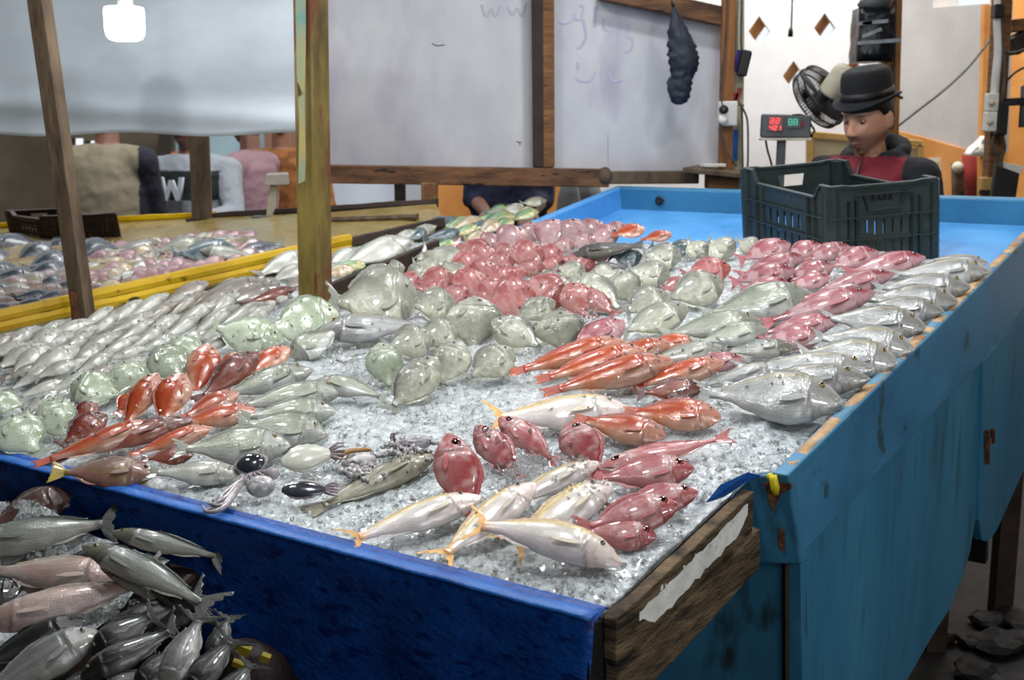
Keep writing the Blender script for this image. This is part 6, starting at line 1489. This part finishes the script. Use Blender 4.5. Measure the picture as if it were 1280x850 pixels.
def person(name, label, x, y, face, J, colf, jackf, skin, vox=.008, jvox=.009, legs=True, headtilt=(0, 0, 0), hz=1.56, hoff=(0, 0, 0), lean=0.0, hair=True, pants='#22242c', extras=None, jr=1.0, hands=True, vest=None, ms=1.0, hs=1.0):
    """J: dict with shoulders, elbows, wrists (local; x right, y forward)"""
    Mw = Matrix.Translation((x, y, 0)) @ Matrix.Rotation(face, 4, 'Z') @ Matrix.Scale(ms, 4)
    r = root('person', Vector((x, y, 0)), label, 'person')
    L_ = lambda v: Mw @ Vector(v)
    hb_ = Vector((0 + hoff[0], .02 + hoff[1] + lean * .62, hz + hoff[2]))
    Mh = Mw @ Matrix.Translation(hb_) @ Euler(headtilt).to_matrix().to_4x4() @ Matrix.Scale(hs, 4)
    bm = bmesh.new(); head_bm(bm, Mh)
    def ln(z): return lean * max(0, (z - .92)) ** 1.0
    cap_chain(bm, [L_((0, ln(1.38), 1.37)), Mw @ (hb_ + Vector((0, -.02, -.08)))], [.062, .056])
    ell_loft(bm, [(Vector((0, ln(z), z)), rx, ry) for z, rx, ry in ((.86, .13, .09), (.95, .16, .11), (1.1, .145, .105), (1.25, .165, .115), (1.36, .15, .10), (1.41, .10, .075))]) if False else None
    ell = bmesh.new(); ell_loft(ell, [(Vector((0, ln(z), z)), rx, ry) for z, rx, ry in ((.86, .13, .09), (.95, .16, .11), (1.1, .145, .105), (1.25, .165, .115), (1.36, .15, .10), (1.42, .09, .07))])
    ell.transform(Mw); me = bpy.data.meshes.new('e'); ell.to_mesh(me); ell.free(); bm.from_mesh(me); bpy.data.meshes.remove(me)
    for sd in (0, 1):
        sh, el, wr = [L_(J[k][sd]) for k in ('sh', 'el', 'wr')]
        cap_chain(bm, [sh, el, wr], [.052, .040, .027])
        if hands:
            dv = (wr - el).normalized(); dv2 = (dv + Vector(Mw.to_3x3() @ Vector(J.get('hd', (0, .3, -.3))))).normalized()
            hand_bm(bm, wr, dv2, Mw.to_3x3() @ Vector(J.get('hn', (0, 0, -1))), .98, .55, 1 if sd else -1)
    if legs:
        for sg in (-1, 1): cap_chain(bm, [L_((sg * .09, 0, .88)), L_((sg * .10, .02, .48)), L_((sg * .10, -.01, .09)), L_((sg * .11, .12, .04))], [.085, .055, .042, .036])
    me = bpy.data.meshes.new('b'); bm.to_mesh(me); bm.free()
    def mods(o):
        a = o.modifiers.new('r', 'REMESH'); a.mode = 'VOXEL'; a.voxel_size = vox; a.use_smooth_shade = True
        s = o.modifiers.new('s', 'SMOOTH'); s.factor = .5; s.iterations = 2
    out = evalmesh(me, mods); Mi = Mh.inverted(); Mwi = Mw.inverted()
    setcol(out, lambda c: colf(Mi @ c, Mwi @ c)); b = link('body', out, r, m_skin)
    for p in out.polygons: p.use_smooth = True
    # jacket / sweater
    bm = bmesh.new(); ell = bmesh.new()
    ell_loft(ell, [(Vector((0, ln(z), z)), rx * jr, ry * jr) for z, rx, ry in ((.80, .175, .125), (.9, .185, .135), (1.08, .178, .132), (1.22, .192, .138), (1.33, .182, .126), (1.39, .135, .10), (1.425, .085, .078))])
    ell.transform(Mw); me = bpy.data.meshes.new('e'); ell.to_mesh(me); ell.free(); bm.from_mesh(me); bpy.data.meshes.remove(me)
    for sd in (0, 1):
        sh, el, wr = [L_(J[k][sd]) for k in ('sh', 'el', 'wr')]; cap_chain(bm, [sh + Vector((0, 0, -.005)), el, el.lerp(wr, J.get('cuff', .86))], [.074 * jr, .058 * jr, .044])
        cap_chain(bm, [L_((0, ln(1.36), 1.355)), sh], [.085, .074 * jr])
    if extras: extras(bm, L_, Mh, Mw)
    me = bpy.data.meshes.new('j'); bm.to_mesh(me); bm.free()
    def mods2(o):
        a = o.modifiers.new('r', 'REMESH'); a.mode = 'VOXEL'; a.voxel_size = jvox; a.use_smooth_shade = True
        s = o.modifiers.new('s', 'SMOOTH'); s.factor = .5; s.iterations = 4
    out = evalmesh(me, mods2)
    for v in out.vertices:
        q = Mwi @ v.co; k = .007 * noise.noise((q.x * 9, q.y * 9, q.z * 16)) + .004 * noise.noise(q * 30); v.co += v.normal * k
    setcol(out, lambda c: jackf(Mwi @ c)); jo = link('jacket', out, r, m_cloth)
    for p in out.polygons: p.use_smooth = True
    if legs:
        bm = bmesh.new()
        for sg in (-1, 1): cap_chain(bm, [L_((sg * .08, 0, .9)), L_((sg * .10, .02, .48)), L_((sg * .10, -.01, .10))], [.108, .078, .062])
        me = bpy.data.meshes.new('p'); bm.to_mesh(me); bm.free(); out = evalmesh(me, mods2); pc = hexc(pants); setcol(out, lambda c: pc); link('trousers', out, r, m_cloth)
        for sg in (-1, 1):
            m = MB(); m.loft([[L_((sg * .105 + rx * math.cos(t * math.pi / 10), yy + ry * math.sin(t * math.pi / 10), zz)) for t in range(20)] for zz, rx, ry, yy in ((.0, .048, .135, .07), (.03, .05, .138, .07), (.06, .046, .12, .06), (.09, .042, .07, .02), (.13, .05, .055, .0))]); m.build('shoe', m_black, r, True)
    if hair:
        m = MB(); t = m.bm; bmesh.ops.create_uvsphere(t, u_segments=32, v_segments=20, radius=1)
        for v in t.verts:
            x_, y_, z_ = v.co; lim = .30 if y_ > .25 else (.06 if y_ > -.14 else -.35)
            v.co = Mh @ (Vector((x_ * .074, y_ * .104 - .004, z_ * .125 + .003)) if z_ > lim else Vector((x_ * .060, y_ * .085 - .004, max(z_, lim - .02) * .115)))
        m.build('hair', m_hair, r, True)
    for sg in (-1, 1):
        m = MB(); m.ball((0, 0, 0), (.0125, .0125, .0125)); 
        for v in m.bm.verts: v.co = Mh @ (v.co + Vector((sg * .0275, .072, .0115)))
        o = m.build('eye', m_eye, b, True); cn = Mh @ Vector((sg * .0275, .072, .0115)); ax = (Mh.to_3x3() @ Vector((0, .75, -.5))).normalized()
        upv = (Mh.to_3x3() @ Vector((0, -.25, 1))).normalized(); lid = lerp3(hexc(skin), (0, 0, 0), .35)
        setcol(o.data, lambda c: lid if (c - cn).normalized().dot(upv) > -.12 else (hexc('#0b0808') if (c - cn).normalized().dot(ax) > .74 else hexc('#7d736b')))
    return r, Mh, Mw, jo, b
def face_colours(skin, beard, must=True):
    S = hexc(skin); Bd = hexc(beard); lip = lerp3(S, hexc('#7c3d38'), .55)
    def f(h, q):
        c = S
        if h.length < .2 and h.y > -.03:
            X, Z = h.x / .074, h.z / .118
            n = noise.noise((h.x * 160, h.y * 160, h.z * 160))
            stub = ss(-.18, -.42, Z) * (1 - .9 * gs(X, .2) * gs(Z + .40, .05)); stub *= .30 + .35 * gs(X, .32) * max(gs(Z + .82, .16), gs(Z + .40, .06)) + .15 * ss(.5, .9, abs(X))
            c = lerp3(c, Bd, max(0, min(.85, stub * (1 + .5 * n))))
            if h.y > .04:
                c = lerp3(c, lip, .9 * gs(X, .28) * gs(Z + .555, .06)); c = lerp3(c, hexc('#2a1512'), .8 * gs(X, .27) * gs(Z + .555, .014))
                if must: c = lerp3(c, Bd, .75 * gs(abs(X) - .14, .17) * gs(Z + .42, .045))
                c = lerp3(c, hexc('#15100d'), .9 * gs(abs(X) - .37, .20) * gs(Z - .25 + .04 * abs(abs(X) - .3), .035))
                c = lerp3(c, hexc('#2b1a14'), .55 * gs(abs(X) - .37, .13) * gs(Z - .125, .02)); c = lerp3(c, hexc('#4a2a20'), .4 * gs(abs(X) - .37, .17) * gs(Z - .09, .09))
                c = lerp3(c, hexc('#3a1c16'), .8 * gs(abs(X) - .11, .04) * gs(Z + .285, .02))
        return c
    return f
# the hatted man behind the stall
hm = at(1082, 152, 4.42)
def hoodx(bm, L_, Mh, Mw):
    pts = []
    for t in range(15):
        a = -2.35 + t * 4.7 / 14; pts.append(L_((.098 * math.sin(a), -.02 - .082 * math.cos(a), 1.435 + .028 * math.cos(a) + .0)))
    cap_chain(bm, pts, [.028 + .020 * math.cos(-2.35 + t * 4.7 / 14) ** 2 * (1 if abs(t - 7) < 5 else .2) for t in range(15)], 12)
def jackman(q):
    nv, mr_ = hexc('#10121a'), hexc('#6e1624')
    if .145 > abs(q.x) and 1.30 - .0 < q.z < 1.425 and q.y > -.02: 
        if abs(q.x) < .004: return hexc('#0b0c10')
        return mr_
    if abs(q.x) < .17 and 1.285 < q.z <= 1.30 and q.y > .0: return hexc('#1a1c24')
    return nv
pz = hm.z - .0
fa = math.radians(180 - 42)
jd = dict(sh=((-.185, 0, 1.36), (.185, 0, 1.36)), el=((-.27, .02, 1.10), (.27, .02, 1.10)), wr=((-.20, .23, 1.06), (.20, .23, 1.06)), hd=(0, .4, -.2))
hx_, hy_ = at(1088, 240, 4.5).x, 4.5
r, Mh, Mw, jo, bd = person('person', 'young man in black brimmed hat and dark hooded jacket with maroon chest, looking down', hx_, hy_, fa, jd, face_colours('#c08a6e', '#1d1410'), jackman, '#a5745c', vox=.0045, jvox=.007,
                headtilt=(-.24, 0, -.10), hz=1.555, hoff=(.0, .03, 0), extras=hoodx, hair=True, ms=1.03, hs=1.10, jr=.93)
hatM = Mh @ Matrix.Translation((0, -.006, .066)) @ Matrix.Rotation(.03, 4, 'X')
m = MB(); rings = []
for (rr, zz) in ((.068, -.012), (.097, -.008), (.100, -.003), (.097, -.001), (.076, .006), (.074, .02), (.073, .05), (.071, .075), (.066, .090), (.054, .098), (.030, .092), (.004, .087)):
    rg = []
    for t in range(48):
        a = t * 2 * math.pi / 48; ry = rr * (1.36 if rr < .09 else 1.30); zz2 = zz
        if rr > .09: zz2 += .014 * abs(math.cos(a)) ** 2 - .012 * max(0, math.sin(a))
        rg.append(hatM @ Vector((rr * math.cos(a), ry * math.sin(a), zz2)))
    rings.append(rg)
m.loft(rings); hat = m.build('hat', m_hat, r, True)
m = MB(); m.loft([[hatM @ Vector((q * math.cos(t * math.pi / 24), q * 1.36 * math.sin(t * math.pi / 24), zz)) for t in range(48)] for q, zz in ((.075, .006), (.0775, .008), (.0765, .030), (.073, .031))]); m.build('hat_band', m_black, hat, True)
m = MB(); m.tube([Mw @ Vector((.0, .128, 1.29)), Mw @ Vector((0, .118, 1.36)), Mw @ Vector((0, .09, 1.41))], .003, 6); m.build('zip', m_grey, jo, True)
# left: four people behind the yellow table; one in navy behind the stall frame
def plain(c, c2=None, f=None):
    A = hexc(c); B = hexc(c2) if c2 else A
    return (lambda q: B if (f and f(q)) else A)
arm = lambda a=.26, fw=.10, z1=1.06, w_=.20, wy=.34, z2=.98, sx=.2: dict(sh=((-sx, 0, 1.35), (sx, 0, 1.35)), el=((-a, fw, z1), (a, fw, z1)), wr=((-w_, wy, z2), (w_, wy, z2)))
dk = face_colours('#7a5545', '#1a120e')
P1x = at(134, 240, 5.75)
person('person', 'person seen from behind in a beige vest over navy sleeves at the yellow table', P1x.x, 5.75, 0.08, arm(.195, .08, 1.10, .16, .26, 1.0, .165), dk, plain('#7d7460', '#0e1020', lambda q: abs(q.x) > .155 + .02 * (q.z - 1.2)), '#8a5f4a', jr=1.02, hz=1.56, ms=1.04, lean=.1)
P2x = at(250, 240, 6.4)
r, Mh, Mw, jo, bd = person('person', 'person in grey sweatshirt with a black band and letter W, reaching down', P2x.x - .02, 6.4, math.radians(165), dict(sh=((-.19, 0, 1.34), (.19, 0, 1.34)), el=((-.27, .10, 1.12), (.27, .08, 1.10)), wr=((-.17, .33, 1.10), (.16, .30, 1.10)), hd=(0, .2, -.5)), dk,
       plain('#8d9298', '#1a2022', lambda q: q.y > .02 and 1.19 < q.z < 1.34 and abs(q.x) < .185), '#8a5f4a', hz=1.56, lean=.08)
m = MB(); me = plate_mesh([(-.075, .06), (-.05, .06), (-.036, -.015), (-.012, .045), (.012, .045), (.036, -.015), (.05, .06), (.075, .06), (.05, -.06), (.024, -.06), (0, .0), (-.024, -.06), (-.05, -.06)], [], .014)
ctr = Mw @ Vector((.025, .172 + .08 * .34, 1.25)); Rw = Mw.to_3x3() @ Matrix.Rotation(-.1, 3, 'Z') @ Matrix(((-1, 0, 0), (0, 0, 1), (0, 1, 0))).transposed() @ Matrix.Rotation(0, 3, 'X')
MW = Rw.to_4x4(); MW.translation = ctr; add_mesh(m, me, MW); m.build('letter_print', M('letter_white', '#b6bac0', '#a2a6ac', rough=.8), jo)
P3x = at(315, 240, 6.85)
person('person', 'person in a dusty pink top turned left beside the pedestal scale', P3x.x, 6.85, math.radians(72), dict(sh=((-.18, .0, 1.35), (.18, .0, 1.35)), el=((-.22, .04, 1.08), (.25, .10, 1.09)), wr=((-.16, .30, 1.04), (.20, .36, 1.10))), dk,
       plain('#8a6c74', '#14141f', lambda q: q.z < 1.13 and q.x > .16), '#8a5f4a', hz=1.58)
P4x = at(354, 240, 7.45)
person('person', 'bearded person in an orange-brown shirt facing the aisle behind the pedestal scale', P4x.x, 7.45, math.radians(185), arm(.27, .05, 1.08, .2, .26, 1.0), face_colours('#94644a', '#1a120e'), plain('#8a5526', '#6d3f1a', lambda q: noise.noise(q * 14) > .25), '#94644a', hz=1.62)
P5x = at(636, 250, 5.8)
person('person', 'person in a navy jumper with rolled sleeves working hands low behind the stall frame', P5x.x, 5.8, math.radians(180), dict(sh=((-.15, 0, 1.38), (.15, 0, 1.38)), el=((-.165, .02, 1.23), (.165, .02, 1.23)), wr=((-.10, .25, 1.175), (.10, .25, 1.175)), cuff=.25, hd=(0, .3, 0)), dk,
       plain('#151b38'), '#9a6a54', hz=1.58)
kn = MB(); p = at(650, 262, 5.5); kn.prism([p, p + Vector((.07, 0, .004)), p + Vector((.09, 0, .018)), p + Vector((-.02, 0, .022))], (0, .004, 0)); kn.tube([p + Vector((-.02, 0, .012)), p + Vector((-.1, 0, .02))], .01, 8)
tag(kn.build('fish_knife', m_black, None), 'dark fish knife held between the hands of the person in navy', 'knife')
